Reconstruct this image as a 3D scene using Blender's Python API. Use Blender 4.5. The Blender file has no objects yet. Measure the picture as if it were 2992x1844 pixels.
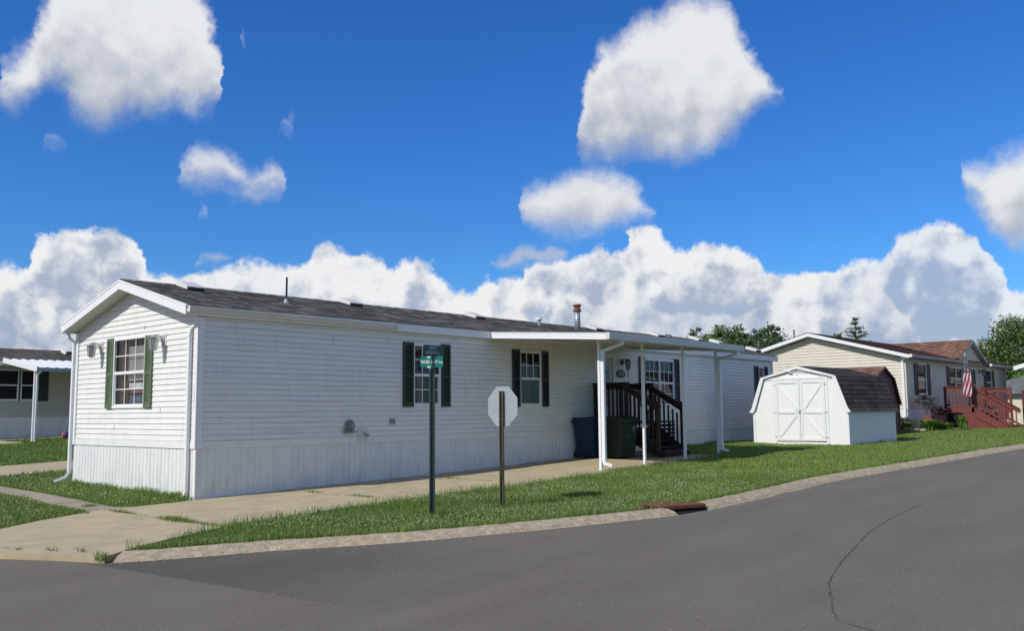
import bpy, bmesh, math, random
import numpy as np
from mathutils import Vector, Matrix, noise as mnoise
from mathutils.geometry import delaunay_2d_cdt
random.seed(7); rng = np.random.default_rng(7)
SC = bpy.context.scene; COL = SC.collection
R = math.radians
# ------------------------------------------------------------------ camera
cd = bpy.data.cameras.new('camera'); cam = bpy.data.objects.new('camera', cd); COL.objects.link(cam)
cd.sensor_fit = 'HORIZONTAL'; cd.sensor_width = 36; cd.lens = 32.18; cd.clip_end = 3000; cd.clip_start = .1
cx, cu, cf = Vector((0.664131, -0.747564, -0.008784)), Vector((-0.073321, -0.076821, 0.994345)), Vector((0.744012, 0.659732, 0.105832))
m = Matrix((cx, cu, -cf)).transposed().to_4x4(); m.translation = Vector((-8.338, -14.763, 1.6)); cam.matrix_world = m
SC.camera = cam
# ------------------------------------------------------------------ light and exposure
SUNV = Vector((1.12, -.20, -1)).normalized()          # direction the light travels
sl = bpy.data.lights.new('sun', 'SUN'); sl.energy = 3.9; sl.angle = R(.55); sl.color = (1, .955, .88)
so = bpy.data.objects.new('sun', sl); COL.objects.link(so); so.rotation_euler = SUNV.to_track_quat('-Z', 'Y').to_euler()
SC.view_settings.view_transform = 'Standard'; SC.view_settings.look = 'None'
SC.view_settings.exposure = 0; SC.view_settings.gamma = 1

# ------------------------------------------------------------------ sky with clouds (directions only)
CL={'A': ([(0, 0), (0.051, 0), (0.057, 0.598), (0.065, 0.627), (0.075, 0.646), (0.089, 0.673), (0.1, 0.705), (0.101, 0.778), (0.206, 0.812), (0.22, 0.784), (0.229, 0.746), (0.237, 0.694), (0.243, 0.64), (0.247, 0.596), (0.253, 0), (0.556, 0), (0.562, 0.548), (0.567, 0.606), (0.577, 0.613), (0.582, 0.688), (0.588, 0.732), (0.598, 0.722), (0.609, 0.725), (0.618, 0.748), (0.63, 0.764), (0.641, 0.763), (0.657, 0.778), (0.665, 0.797), (0.711, 0.788), (0.72, 0.746), (0.732, 0.709), (0.738, 0.652), (0.749, 0.622), (0.765, 0.616), (0.767, 0.608), (0.773, 0), (0.885, 0), (0.891, 0.472), (0.896, 0.477), (0.905, 0.472), (0.909, 0.454), (0.921, 0.474), (0.936, 0.48), (0.943, 0.491), (0.949, 0.496), (0.969, 0.489), (0.975, 0), (1, 0)], [(0, 1), (0.051, 1), (0.057, 0.586), (0.066, 0.573), (0.071, 0.55), (0.084, 0.545), (0.091, 0.57), (0.103, 0.585), (0.119, 0.578), (0.128, 0.532), (0.146, 0.534), (0.162, 0.558), (0.186, 0.554), (0.196, 0.581), (0.21, 0.571), (0.231, 0.572), (0.246, 0.596), (0.252, 1), (0.556, 1), (0.562, 0.548), (0.568, 0.529), (0.588, 0.517), (0.615, 0.511), (0.653, 0.503), (0.672, 0.505), (0.699, 0.52), (0.718, 0.543), (0.729, 0.569), (0.741, 0.592), (0.756, 0.603), (0.767, 0.608), (0.773, 1), (0.885, 1), (0.891, 0.472), (0.896, 0.43), (0.903, 0.394), (0.915, 0.368), (0.925, 0.315), (0.941, 0.305), (0.963, 0.294), (0.969, 1), (1, 1)]), 'B': ([(0, 0), (0.191, 0), (0.197, 0.468), (0.207, 0.49), (0.211, 0.519), (0.221, 0.524), (0.239, 0.527), (0.253, 0.515), (0.262, 0.498), (0.264, 0.473), (0.27, 0.467), (0.277, 0.497), (0.28, 0.517), (0.288, 0.52), (0.299, 0.499), (0.301, 0.478), (0.307, 0.452), (0.313, 0), (0.501, 0), (0.507, 0.433), (0.511, 0.456), (0.523, 0.486), (0.54, 0.489), (0.552, 0.507), (0.572, 0.512), (0.591, 0.507), (0.607, 0.5), (0.622, 0.48), (0.629, 0.454), (0.641, 0.426), (0.648, 0.417), (0.654, 0), (1, 0)], [(0, 1), (0.191, 1), (0.197, 0.468), (0.211, 0.459), (0.229, 0.447), (0.247, 0.457), (0.258, 0.444), (0.278, 0.433), (0.29, 0.443), (0.307, 0.452), (0.313, 1), (0.501, 1), (0.507, 0.433), (0.512, 0.407), (0.532, 0.387), (0.563, 0.378), (0.59, 0.379), (0.613, 0.387), (0.629, 0.401), (0.648, 0.417), (0.654, 1), (1, 1)]), 'D': ([(0, 0), (0.219, 0), (0.225, 0.326), (0.241, 0.341), (0.259, 0.331), (0.265, 0), (0.481, 0), (0.487, 0.327), (0.497, 0.354), (0.524, 0.364), (0.551, 0.373), (0.561, 0.356), (0.567, 0), (1, 0)], [(0, 1), (0.219, 1), (0.225, 0.321), (0.241, 0.315), (0.259, 0.327), (0.265, 1), (0.481, 1), (0.487, 0.327), (0.516, 0.32), (0.547, 0.332), (0.561, 0.356), (0.567, 1), (1, 1)]), 'E': ([(0, 0), (0.086, 0), (0.092, 0.508), (0.098, 0.518), (0.119, 0.494), (0.125, 0), (0.211, 0), (0.217, 0.406), (0.228, 0.426), (0.24, 0.405), (0.246, 0), (0.239, 0), (0.245, 0.709), (0.256, 0.732), (0.265, 0.7), (0.271, 0), (0.285, 0), (0.291, 0.581), (0.3, 0.593), (0.308, 0.573), (0.314, 0), (1, 0)], [(0, 1), (0.086, 1), (0.092, 0.501), (0.102, 0.492), (0.119, 0.491), (0.125, 1), (0.211, 1), (0.217, 0.403), (0.23, 0.397), (0.24, 0.404), (0.246, 1), (0.239, 1), (0.245, 0.706), (0.258, 0.691), (0.265, 0.698), (0.271, 1), (0.285, 1), (0.291, 0.574), (0.3, 0.566), (0.308, 0.571), (0.314, 1), (1, 1)])}
BANK=[(0.055, 0.31), (0.073, 0.305), (0.089, 0.302), (0.089, 0.356), (0.099, 0.358), (0.111, 0.356), (0.115, 0.381), (0.13, 0.376), (0.139, 0.371), (0.155, 0.377), (0.169, 0.368), (0.179, 0.341), (0.181, 0.306), (0.193, 0.296), (0.224, 0.301), (0.248, 0.315), (0.284, 0.325), (0.306, 0.323), (0.321, 0.338), (0.332, 0.361), (0.339, 0.368), (0.35, 0.355), (0.369, 0.356), (0.388, 0.341), (0.398, 0.315), (0.409, 0.338), (0.427, 0.34), (0.438, 0.319), (0.454, 0.289), (0.467, 0.281), (0.477, 0.296), (0.516, 0.307), (0.52, 0.322), (0.551, 0.345), (0.582, 0.355), (0.613, 0.345), (0.617, 0.383), (0.633, 0.397), (0.644, 0.389), (0.655, 0.358), (0.674, 0.356), (0.689, 0.366), (0.707, 0.357), (0.725, 0.329), (0.735, 0.302), (0.76, 0.303), (0.782, 0.308), (0.796, 0.317), (0.816, 0.311), (0.833, 0.305), (0.844, 0.35), (0.864, 0.353), (0.88, 0.378), (0.893, 0.362), (0.908, 0.342), (0.916, 0.303), (0.924, 0.274), (0.929, 0.246), (0.961, 0.228)]
w = bpy.data.worlds.new('World'); SC.world = w; w.use_nodes = True
NT = w.node_tree; NT.nodes.clear()
def nd(t, **k):
    n = NT.nodes.new(t)
    for a, b in k.items(): setattr(n, a, b)
    return n
def lk(a, b): NT.links.new(a, b)
def mth(op, a, b=None, c=None, clamp=False):
    n = nd('ShaderNodeMath', operation=op, use_clamp=clamp)
    for i, v in enumerate((a, b, c)):
        if v is None: continue
        if isinstance(v, (int, float)): n.inputs[i].default_value = v
        else: lk(v, n.inputs[i])
    return n.outputs[0]
def sstep(x, a, b):
    n = nd('ShaderNodeMapRange', interpolation_type='SMOOTHSTEP'); lk(x, n.inputs[0])
    n.inputs[1].default_value = a; n.inputs[2].default_value = b
    return n.outputs[0]
def fcurve(x, pts):
    n = nd('ShaderNodeFloatCurve'); c = n.mapping.curves[0]
    pts = sorted(set(pts)); P = [pts[0]]
    for p in pts[1:]:
        if p[0] > P[-1][0] + 1e-4: P.append(p)
    c.points[0].location = P[0]; c.points[1].location = P[-1]
    for p in P[1:-1]: c.points.new(*p)
    for p in c.points: p.handle_type = 'VECTOR'
    n.mapping.update(); lk(x, n.inputs[1]); return n.outputs[0]
def mixc(f, a, b):
    n = nd('ShaderNodeMix', data_type='RGBA'); 
    if isinstance(f, (int, float)): n.inputs[0].default_value = f
    else: lk(f, n.inputs[0])
    for i, v in ((6, a), (7, b)):
        if isinstance(v, tuple): n.inputs[i].default_value = (*v, 1)
        else: lk(v, n.inputs[i])
    return n.outputs[2]
tc = nd('ShaderNodeTexCoord').outputs['Generated']
def nz(scale, det=6, rough=.55, vec=tc, typ='FBM', dist=0):
    n = nd('ShaderNodeTexNoise', noise_type=typ); n.inputs['Scale'].default_value = scale; n.inputs['Detail'].default_value = det
    n.inputs['Roughness'].default_value = rough; n.inputs['Distortion'].default_value = dist; lk(vec, n.inputs['Vector']); return n
def wv(a, b):   # vector add of scaled noise
    pass
sep = nd('ShaderNodeSeparateXYZ'); lk(tc, sep.inputs[0])
az = mth('MULTIPLY', mth('ARCTAN2', sep.outputs[1], sep.outputs[0]), 57.29578)
el = mth('MULTIPLY', mth('ARCSINE', sep.outputs[2]), 57.29578)
n1 = nz(7, 3, .5); n2 = nz(26, 6, .62)
s1 = nd('ShaderNodeSeparateColor'); lk(n1.outputs['Color'], s1.inputs[0]); s2 = nd('ShaderNodeSeparateColor'); lk(n2.outputs['Color'], s2.inputs[0])
def warp(base, i, A1, A2):
    return mth('ADD', base, mth('ADD', mth('MULTIPLY', mth('SUBTRACT', s1.outputs[i], .5), A1), mth('MULTIPLY', mth('SUBTRACT', s2.outputs[i], .5), A2)))
azw = warp(az, 0, 1.0, 2.2); elw = warp(el, 1, 1.0, 2.4)
X = mth('DIVIDE', mth('SUBTRACT', 76, azw), 68); Y = mth('DIVIDE', mth('ADD', elw, 2), 34)
fine = nz(60, 5, .6).outputs[0]
det = mth('MULTIPLY', mth('SUBTRACT', fine, .5), .022)
big = nz(11, 7, .6).outputs[0]; big2 = nz(19, 6, .62, dist=.4).outputs[0]
def layer(key, soft):
    top, bot = CL[key]
    if key in 'AB':
        T = B = None
        for o_ in (-.008, -.003, .003, .008):
            xo = mth('ADD', X, o_); t_, b_ = fcurve(xo, top), fcurve(xo, bot)
            T = t_ if T is None else mth('ADD', T, t_); B = b_ if B is None else mth('ADD', B, b_)
        T = mth('MULTIPLY', T, .25); B = mth('MULTIPLY', B, .25)
    else: T = fcurve(X, top); B = fcurve(X, bot)
    a = mth('SUBTRACT', T, Y); b = mth('SUBTRACT', Y, B)
    d = mth('ADD', mth('MINIMUM', mth('MULTIPLY', a, 1.), mth('MULTIPLY', b, .8)), det)
    h = mth('DIVIDE', b, mth('MAXIMUM', mth('SUBTRACT', T, B), .01), clamp=True)
    return d, h, sstep(d, -soft * .3, soft)
dA, hA, mA = layer('A', .044); dB, hB, mB = layer('B', .042); dD, hD, mD = layer('D', .016); dE, hE, mE = layer('E', .03)
TB = fcurve(X, BANK); aB = mth('SUBTRACT', TB, Y); dK = mth('ADD', aB, det); mK = sstep(dK, -.006, .012)
# sky
st = nd('ShaderNodeTexSky', sky_type='NISHITA'); st.sun_disc = False; st.sun_elevation = R(41.7)
st.sun_rotation = math.atan2(-SUNV.x, -SUNV.y); st.air_density = 1.15; st.dust_density = .3; st.ozone_density = 2.5; st.altitude = 200
hs = nd('ShaderNodeHueSaturation'); lk(st.outputs[0], hs.inputs['Color']); hs.inputs['Saturation'].default_value = 1.25; hs.inputs['Value'].default_value = 1.6; hs.inputs['Hue'].default_value = .5
mulc = nd('ShaderNodeMix', data_type='RGBA', blend_type='MULTIPLY'); mulc.inputs[0].default_value = 1; lk(hs.outputs[0], mulc.inputs[6]); mulc.inputs[7].default_value = (.245, .485, .815, 1)
sky = mulc.outputs[2]
# clouds : bright crowns, grey bases, billows modelled by comparing noise with itself a little towards the sun
off = nd('ShaderNodeVectorMath', operation='ADD'); lk(tc, off.inputs[0]); off.inputs[1].default_value = (-.0085, .0075, .0125)
def emboss(scale, det_, k, r=.5):
    a = nz(scale, det_, r).outputs[0]; b = nz(scale, det_, r, vec=off.outputs[0]).outputs[0]
    return mth('MULTIPLY', mth('SUBTRACT', a, b), k)
EM = mth('ADD', emboss(13, 3, 2.8), emboss(34, 4, 1.7, .6)); EM2 = mth('ADD', emboss(9, 2, 2.2), emboss(22, 5, .9, .6))
def shade(h, kh, base, dep=None):
    t = mth('ADD', mth('ADD', mth('MULTIPLY', h, kh), base), mth('ADD', mth('MULTIPLY', EM2, 1), mth('MULTIPLY', mth('SUBTRACT', big, .5), .7)))
    return sstep(t, 0, 1)
W_ = (8.0, 8.15, 8.4); G_ = (4.3, 4.75, 5.6)
wisp = mth('MULTIPLY', mth('SUBTRACT', nz(15, 9, .72).outputs[0], .5), .16)
def halo(m, d, k=.55): return mth('MAXIMUM', m, mth('MULTIPLY', sstep(mth('ADD', d, wisp), -.004, .05), k))
mA = halo(mA, dA); mB = halo(mB, dB)
cA = mixc(shade(hA, 1.15, .12), G_, W_)
cB = mixc(shade(hB, .95, .18), (5.0, 5.4, 6.2), (7.7, 7.85, 8.1))
def bank(T, dshift, A, lo, hi, fall, seed):
    """one row of cumulus: T its top line"""
    d = mth('ADD', mth('SUBTRACT', T, Y), det); m = sstep(d, -.005, .011)
    t = mth('ADD', mth('SUBTRACT', 1.0 + dshift, mth('MULTIPLY', d, fall)), mth('ADD', mth('MULTIPLY', EM, 1.1), mth('MULTIPLY', mth('SUBTRACT', nz(9 + seed, 5, .55).outputs[0], .5), A)))
    return m, mixc(sstep(t, 0, 1.1), lo, hi)
def lower(k, sh, amp, scale):
    X2 = mth('ADD', X, sh); T2 = fcurve(X2, BANK)
    return mth('ADD', mth('MULTIPLY', mth('SUBTRACT', T2, .0588), k), mth('ADD', .0588, mth('MULTIPLY', mth('SUBTRACT', nz(scale, 4, .5).outputs[0], .5), amp)))
m1, c1 = bank(TB, .12, 1.6, (3.9, 4.6, 5.9), (8.6, 8.7, 8.8), 8, 0)
m2, c2 = bank(lower(.66, .07, .17, 12), 0, 1.6, (3.5, 4.3, 5.7), (8.2, 8.3, 8.4), 8, 2)
m3, c3 = bank(lower(.36, -.09, .16, 17), -.05, 1.6, (3.5, 4.3, 5.7), (7.6, 7.75, 8.0), 10, 5)
c = mixc(mth('MULTIPLY', mE, .5), sky, (7.0, 7.4, 8.2))
gap = sstep(mth('ADD', nz(5, 4, .5).outputs[0], mth('MULTIPLY', aB, -.5)), .33, .45)
c = mixc(mth('MULTIPLY', m1, mth('ADD', mth('MULTIPLY', gap, .12), .88)), c, c1)
c = mixc(mth('MULTIPLY', mD, .75), c, (4.9, 5.4, 6.4))
c = mixc(mth('MULTIPLY', m2, mth('ADD', mth('MULTIPLY', gap, .3), .65)), c, c2); c = mixc(mth('MULTIPLY', m3, .8), c, c3)
c = mixc(mB, c, cB); c = mixc(mA, c, cA)
# unseen cloud, its cover and warm tint shaped to balance ambient light (behind and above the camera), outside the photographed sector
oth = sstep(nz(2.6, 8, .58).outputs[0], .49, .63)
out_ = mth('MAXIMUM', sstep(mth('ABSOLUTE', mth('SUBTRACT', az, 42)), 36, 44), sstep(el, 31, 36))
c = mixc(mth('MULTIPLY', mth('MULTIPLY', oth, out_), mth('GREATER_THAN', el, 0)), c, (6.2, 5.75, 5.0))
bg = nd('ShaderNodeBackground'); lk(c, bg.inputs[0]); bg.inputs[1].default_value = .1
lk(bg.outputs[0], nd('ShaderNodeOutputWorld').inputs[0])
w.cycles.sampling_method = 'MANUAL'; w.cycles.sample_map_resolution = 512

# ------------------------------------------------------------------ helpers
SUNSHIFT = None
def G(x, y=0.):
    return float(np.interp(x, [-15, 0, 6, 10, 17, 22, 31, 41, 60], [-.16, .155, .279, .4, .56, .64, .80, .68, .6])) + .015 * min(max(y, 0), 30)
def tag(o, label=None, cat=None, group=None, kind=None):
    if label: o['label'] = label
    if cat: o['category'] = cat
    if group: o['group'] = group
    if kind: o['kind'] = kind
    return o
def thing(name, loc, label, cat, group=None):
    o = bpy.data.objects.new(name, None); COL.objects.link(o); o.location = loc; o.empty_display_size = .2
    bpy.context.view_layer.update() if False else None
    return tag(o, label, cat, group)
def wloc(o):
    v = Vector((0, 0, 0))
    while o is not None: v += Vector(o.location); o = o.parent
    return v
class MB:
    """collects geometry in world coordinates; build() links it as one mesh object"""
    def __init__(s): s.v = []; s.f = []; s.mi = []; s.cur = 0
    def add(s, vs, fs):
        b = len(s.v); s.v += [tuple(p) for p in vs]
        for f in fs: s.f.append(tuple(b + i for i in f)); s.mi.append(s.cur)
        return s
    def quad(s, *p): return s.add(p, [tuple(range(len(p)))])
    def box(s, x0, x1, y0, y1, z0, z1, M=None):
        vs = [Vector(p) for p in ((x0,y0,z0),(x1,y0,z0),(x1,y1,z0),(x0,y1,z0),(x0,y0,z1),(x1,y0,z1),(x1,y1,z1),(x0,y1,z1))]
        if M: vs = [M @ p for p in vs]
        return s.add(vs, [(3,2,1,0),(4,5,6,7),(0,1,5,4),(1,2,6,5),(2,3,7,6),(3,0,4,7)])
    def bar(s, a, b, w, h=None, up=(0,0,1)):
        """rectangular bar from a to b, w across, h along up"""
        h = h or w; a = Vector(a); b = Vector(b); d = (b - a).normalized(); u = Vector(up)
        if abs(d.dot(u)) > .95: u = Vector((1, 0, 0))
        x = d.cross(u).normalized() * w / 2; y = x.cross(d).normalized() * h / 2
        vs = [a-x-y, a+x-y, a+x+y, a-x+y, b-x-y, b+x-y, b+x+y, b-x+y]
        return s.add(vs, [(3,2,1,0),(4,5,6,7),(0,1,5,4),(1,2,6,5),(2,3,7,6),(3,0,4,7)])
    def tube(s, pts, r, n=10, caps=True):
        pts = [Vector(p) for p in pts]; rs = r if isinstance(r, (list, tuple)) else [r] * len(pts); rings = []
        ref = Vector((0, 0, 1)); d0 = (pts[1] - pts[0]).normalized()
        if abs(d0.dot(ref)) > .9: ref = Vector((1, 0, 0))
        for i, p in enumerate(pts):
            d = ((pts[min(i+1, len(pts)-1)] - p).normalized() + (p - pts[max(i-1, 0)]).normalized())
            d = d.normalized() if d.length > 1e-6 else d0
            x = d.cross(ref).normalized(); y = d.cross(x).normalized(); 
            rings.append([p + (x * math.cos(t) + y * math.sin(t)) * rs[i] for t in [2 * math.pi * k / n for k in range(n)]])
        vs = [q for ring in rings for q in ring]; fs = []
        for i in range(len(pts) - 1):
            for k in range(n): fs.append((i*n+k, i*n+(k+1) % n, (i+1)*n+(k+1) % n, (i+1)*n+k))
        if caps: fs += [tuple(range(n))[::-1], tuple((len(pts)-1)*n+k for k in range(n))]
        return s.add(vs, fs)
    def prism(s, poly, axis, a, b):
        """extrude 2D polygon along an axis ('x': poly=(y,z), 'y': poly=(x,z), 'z': poly=(x,y))"""
        n = len(poly)
        def mk(p, t): return {'x': (t, p[0], p[1]), 'y': (p[0], t, p[1]), 'z': (p[0], p[1], t)}[axis]
        vs = [mk(p, a) for p in poly] + [mk(p, b) for p in poly]
        fs = [tuple(range(n)), tuple(range(n, 2*n))[::-1]] + [(i, (i+1) % n, n+(i+1) % n, n+i) for i in range(n)]
        return s.add(vs, fs)
    def build(s, name, mat, parent=None, smooth=False, bevel=0, xf=None, fixn=True):
        me = bpy.data.meshes.new(name); off = wloc(parent) if parent else Vector((0, 0, 0))
        vs = s.v if xf is None else [tuple(xf @ Vector(p)) for p in s.v]
        if parent is None:
            off = Vector(np.min(np.array(vs), axis=0)) if len(vs) else off
        me.from_pydata([tuple(Vector(p) - off) for p in vs], [], s.f)
        for m_ in (mat if isinstance(mat, (list, tuple)) else [mat]): me.materials.append(m_)
        me.polygons.foreach_set('material_index', s.mi)
        if fixn:
            bm = bmesh.new(); bm.from_mesh(me); bmesh.ops.recalc_face_normals(bm, faces=bm.faces); bm.to_mesh(me); bm.free()
        if smooth: me.polygons.foreach_set('use_smooth', [True] * len(me.polygons))
        o = bpy.data.objects.new(name, me); COL.objects.link(o)
        if parent: o.parent = parent
        else: o.location = off
        if bevel:
            b = o.modifiers.new('bevel', 'BEVEL'); b.width = bevel; b.segments = 2; b.limit_method = 'ANGLE'; b.angle_limit = R(40)
        return o
def npmesh(name, V, F, mat, mats_idx=None, loc=(0,0,0), parent=None, smooth=False, n=3):
    me = bpy.data.meshes.new(name); V = np.asarray(V, np.float32) - np.array(loc, np.float32); F = np.asarray(F, np.int32)
    me.vertices.add(len(V)); me.vertices.foreach_set('co', V.ravel())
    me.loops.add(F.size); me.loops.foreach_set('vertex_index', F.ravel())
    me.polygons.add(len(F)); me.polygons.foreach_set('loop_start', np.arange(0, F.size, n, dtype=np.int32)); me.polygons.foreach_set('loop_total', np.full(len(F), n, np.int32))
    me.update(calc_edges=True)
    if smooth: me.polygons.foreach_set('use_smooth', [True] * len(F))
    for m_ in (mat if isinstance(mat, (list, tuple)) else [mat]): me.materials.append(m_)
    if mats_idx is not None: me.polygons.foreach_set('material_index', np.asarray(mats_idx, np.int32))
    o = bpy.data.objects.new(name, me); COL.objects.link(o)
    if parent: o.parent = parent
    else: o.location = loc
    return o
def copy_tree(o, loc=None, parent=None, label=None):
    c = o.copy(); COL.objects.link(c); c.parent = parent
    if loc is not None: c.location = loc
    if label: c['label'] = label
    for ch in o.children: copy_tree(ch, None, c)
    return c
# ------------------------------------------------------------------ materials
MATS = {}
def mat(name, col, rough=.6, col2=None, scale=5, amt=1, bump=0, bscale=40, metal=0, spec=.5, stretch=(1,1,1), det=5, lo=.35, hi=.65, coat=0, transl=0, island=0, extra=None):
    if name in MATS: return MATS[name]
    m_ = bpy.data.materials.new(name); m_.use_nodes = True; t = m_.node_tree; b = t.nodes['Principled BSDF']
    b.inputs['Roughness'].default_value = rough; b.inputs['Metallic'].default_value = metal; b.inputs['Specular IOR Level'].default_value = spec
    b.inputs['Coat Weight'].default_value = coat
    b.inputs['Base Color'].default_value = (*col, 1); src = None
    co = t.nodes.new('ShaderNodeTexCoord'); mp = t.nodes.new('ShaderNodeMapping'); mp.inputs['Scale'].default_value = stretch
    t.links.new(co.outputs['Object'], mp.inputs[0])
    if col2:
        n = t.nodes.new('ShaderNodeTexNoise'); n.inputs['Scale'].default_value = scale; n.inputs['Detail'].default_value = det; n.inputs['Roughness'].default_value = .6
        t.links.new(mp.outputs[0], n.inputs['Vector'])
        mr = t.nodes.new('ShaderNodeMapRange'); mr.inputs[1].default_value = lo; mr.inputs[2].default_value = hi; mr.inputs[4].default_value = amt
        t.links.new(n.outputs[0], mr.inputs[0])
        mx = t.nodes.new('ShaderNodeMix'); mx.data_type = 'RGBA'; mx.inputs[6].default_value = (*col, 1); mx.inputs[7].default_value = (*col2, 1)
        t.links.new(mr.outputs[0], mx.inputs[0]); src = mx.outputs[2]
    if island:
        g = t.nodes.new('ShaderNodeNewGeometry'); h = t.nodes.new('ShaderNodeHueSaturation')
        mr2 = t.nodes.new('ShaderNodeMapRange'); mr2.inputs[3].default_value = 1 - island; mr2.inputs[4].default_value = 1 + island
        t.links.new(g.outputs['Random Per Island'], mr2.inputs[0]); t.links.new(mr2.outputs[0], h.inputs['Value'])
        mr3 = t.nodes.new('ShaderNodeMapRange'); mr3.inputs[3].default_value = .515; mr3.inputs[4].default_value = .485
        t.links.new(g.outputs['Random Per Island'], mr3.inputs[0]); t.links.new(mr3.outputs[0], h.inputs['Hue'])
        if src: t.links.new(src, h.inputs['Color'])
        else: h.inputs['Color'].default_value = (*col, 1)
        src = h.outputs[0]
    if src: t.links.new(src, b.inputs['Base Color'])
    if bump:
        n = t.nodes.new('ShaderNodeTexNoise'); n.inputs['Scale'].default_value = bscale; n.inputs['Detail'].default_value = 4
        t.links.new(mp.outputs[0], n.inputs['Vector'])
        bp = t.nodes.new('ShaderNodeBump'); bp.inputs['Strength'].default_value = 1; bp.inputs['Distance'].default_value = bump
        t.links.new(n.outputs[0], bp.inputs['Height']); t.links.new(bp.outputs[0], b.inputs['Normal'])
    if transl:
        out = t.nodes['Material Output']; tr = t.nodes.new('ShaderNodeBsdfTranslucent'); ms = t.nodes.new('ShaderNodeMixShader'); ms.inputs[0].default_value = transl
        if src: t.links.new(src, tr.inputs[0])
        else: tr.inputs[0].default_value = (*col, 1)
        t.links.new(b.outputs[0], ms.inputs[1]); t.links.new(tr.outputs[0], ms.inputs[2]); t.links.new(ms.outputs[0], out.inputs[0])
    if extra: extra(t, b, src)
    MATS[name] = m_; return m_
def nodes_layer(t, src, b, col, scale, lo, hi, amt, stretch=(1,1,1), det=6, zfade=None, coord='Object'):
    """lays a stain of colour col over the base colour; zfade=(z0,z1): only near z0"""
    co = t.nodes.new('ShaderNodeTexCoord'); mp = t.nodes.new('ShaderNodeMapping'); mp.inputs['Scale'].default_value = stretch
    t.links.new(co.outputs[coord], mp.inputs[0]); n = t.nodes.new('ShaderNodeTexNoise'); n.inputs['Scale'].default_value = scale; n.inputs['Detail'].default_value = det
    n.inputs['Roughness'].default_value = .65
    t.links.new(mp.outputs[0], n.inputs['Vector']); mr = t.nodes.new('ShaderNodeMapRange'); mr.inputs[1].default_value = lo; mr.inputs[2].default_value = hi; mr.inputs[4].default_value = amt
    t.links.new(n.outputs[0], mr.inputs[0]); f = mr.outputs[0]
    if zfade:
        sx = t.nodes.new('ShaderNodeSeparateXYZ'); t.links.new(co.outputs[coord], sx.inputs[0]); m2 = t.nodes.new('ShaderNodeMapRange')
        m2.inputs[1].default_value = zfade[0]; m2.inputs[2].default_value = zfade[1]; m2.inputs[3].default_value = 1; m2.inputs[4].default_value = 0
        t.links.new(sx.outputs[2], m2.inputs[0]); mu = t.nodes.new('ShaderNodeMath'); mu.operation = 'MULTIPLY'; t.links.new(f, mu.inputs[0]); t.links.new(m2.outputs[0], mu.inputs[1]); f = mu.outputs[0]
    mx = t.nodes.new('ShaderNodeMix'); mx.data_type = 'RGBA'; t.links.new(f, mx.inputs[0])
    if src: t.links.new(src, mx.inputs[6])
    else: mx.inputs[6].default_value = b.inputs['Base Color'].default_value
    mx.inputs[7].default_value = (*col, 1); t.links.new(mx.outputs[2], b.inputs['Base Color']); return mx.outputs[2]
def ex_siding(t, b, s):
    s = nodes_layer(t, s, b, (.50, .48, .40), 2.2, .5, .72, .40, (.35, .35, 5))
    s = nodes_layer(t, s, b, (.36, .37, .36), 5, .56, .78, .40, (1.5, 1.5, .25))
    nodes_layer(t, s, b, (.30, .31, .28), 26, .66, .76, .5, (1, 1, .8))
def ex_skirt(t, b, s):
    s = nodes_layer(t, s, b, (.34, .35, .31), 3.2, .46, .8, .55, (1.6, 1.6, .7), zfade=(.1, .75))
    nodes_layer(t, s, b, (.48, .50, .51), 9, .52, .8, .3, (2.5, 2.5, .35))
M_SID = mat('white_vinyl_siding', (.80, .80, .745), .42, (.75, .755, .71), 2.5, extra=ex_siding, bump=.0006, bscale=90)
M_SKIRT = mat('white_vinyl_skirting', (.79, .79, .745), .45, (.70, .715, .69), 4, stretch=(1, 1, .3), extra=ex_skirt)
M_TRIM = mat('white_trim', (.80, .80, .78), .4, (.72, .72, .68), 6, amt=.6)
M_GUT = mat('weathered_white_aluminium', (.66, .67, .64), .42, (.50, .49, .42), 9, amt=.55, stretch=(.6, 1, 3))
M_GUTD = mat('grey_brown_gutter', (.36, .35, .31), .5, (.28, .27, .24), 6)
M_SOF = mat('soffit_cream', (.60, .59, .50), .6, (.50, .49, .40), 8)
M_ALU = mat('white_aluminium', (.80, .81, .81), .35, (.72, .72, .7), 12, amt=.5)
M_GREEN = mat('green_shutter_vinyl', (.092, .135, .065), .5, (.11, .155, .08), 7)
M_DGREEN = mat('dark_green_shutter', (.014, .03, .014), .5, (.022, .042, .02), 9)
M_BLACKSH = mat('dark_shutter', (.02, .022, .026), .55, (.03, .032, .036), 9)
M_TAN = mat('tan_vinyl_siding', (.66, .60, .49), .5, (.60, .55, .45), 3)
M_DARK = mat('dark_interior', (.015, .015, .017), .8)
M_ROOM = mat('interior_wall', (.30, .28, .25), .9)
M_CURT = mat('brown_curtain', (.085, .045, .03), .9, (.05, .028, .02), 30, stretch=(1, 8, .4))
M_BLIND = mat('white_blinds', (.72, .74, .74), .6)
M_GREYC = mat('grey_curtain', (.06, .07, .073), .9, (.035, .04, .045), 14, stretch=(6, 6, .4))
M_DSTEEL = mat('dark_green_painted_steel', (.022, .045, .03), .4, (.06, .075, .06), 30, amt=.7)
M_BRSTEEL = mat('brown_painted_steel', (.055, .045, .03), .45, (.10, .085, .05), 30, amt=.7)
M_SIGNBACK = mat('bare_aluminium', (.50, .545, .58), .42, (.45, .49, .52), 4, metal=.55)
M_RED = mat('sign_red', (.45, .015, .02), .4)
M_SGN1 = mat('sign_green_shaded', (.006, .07, .05), .35, (.01, .085, .06), 20)  # darker copy of the sign green, shade put into the colour
M_SGN2 = mat('sign_green_sunlit', (.008, .20, .135), .35, (.012, .23, .16), 20)  # brighter copy of the sign green, sunlight put into the colour
M_LET = mat('sign_lettering_white', (.80, .82, .80), .4)
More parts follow.
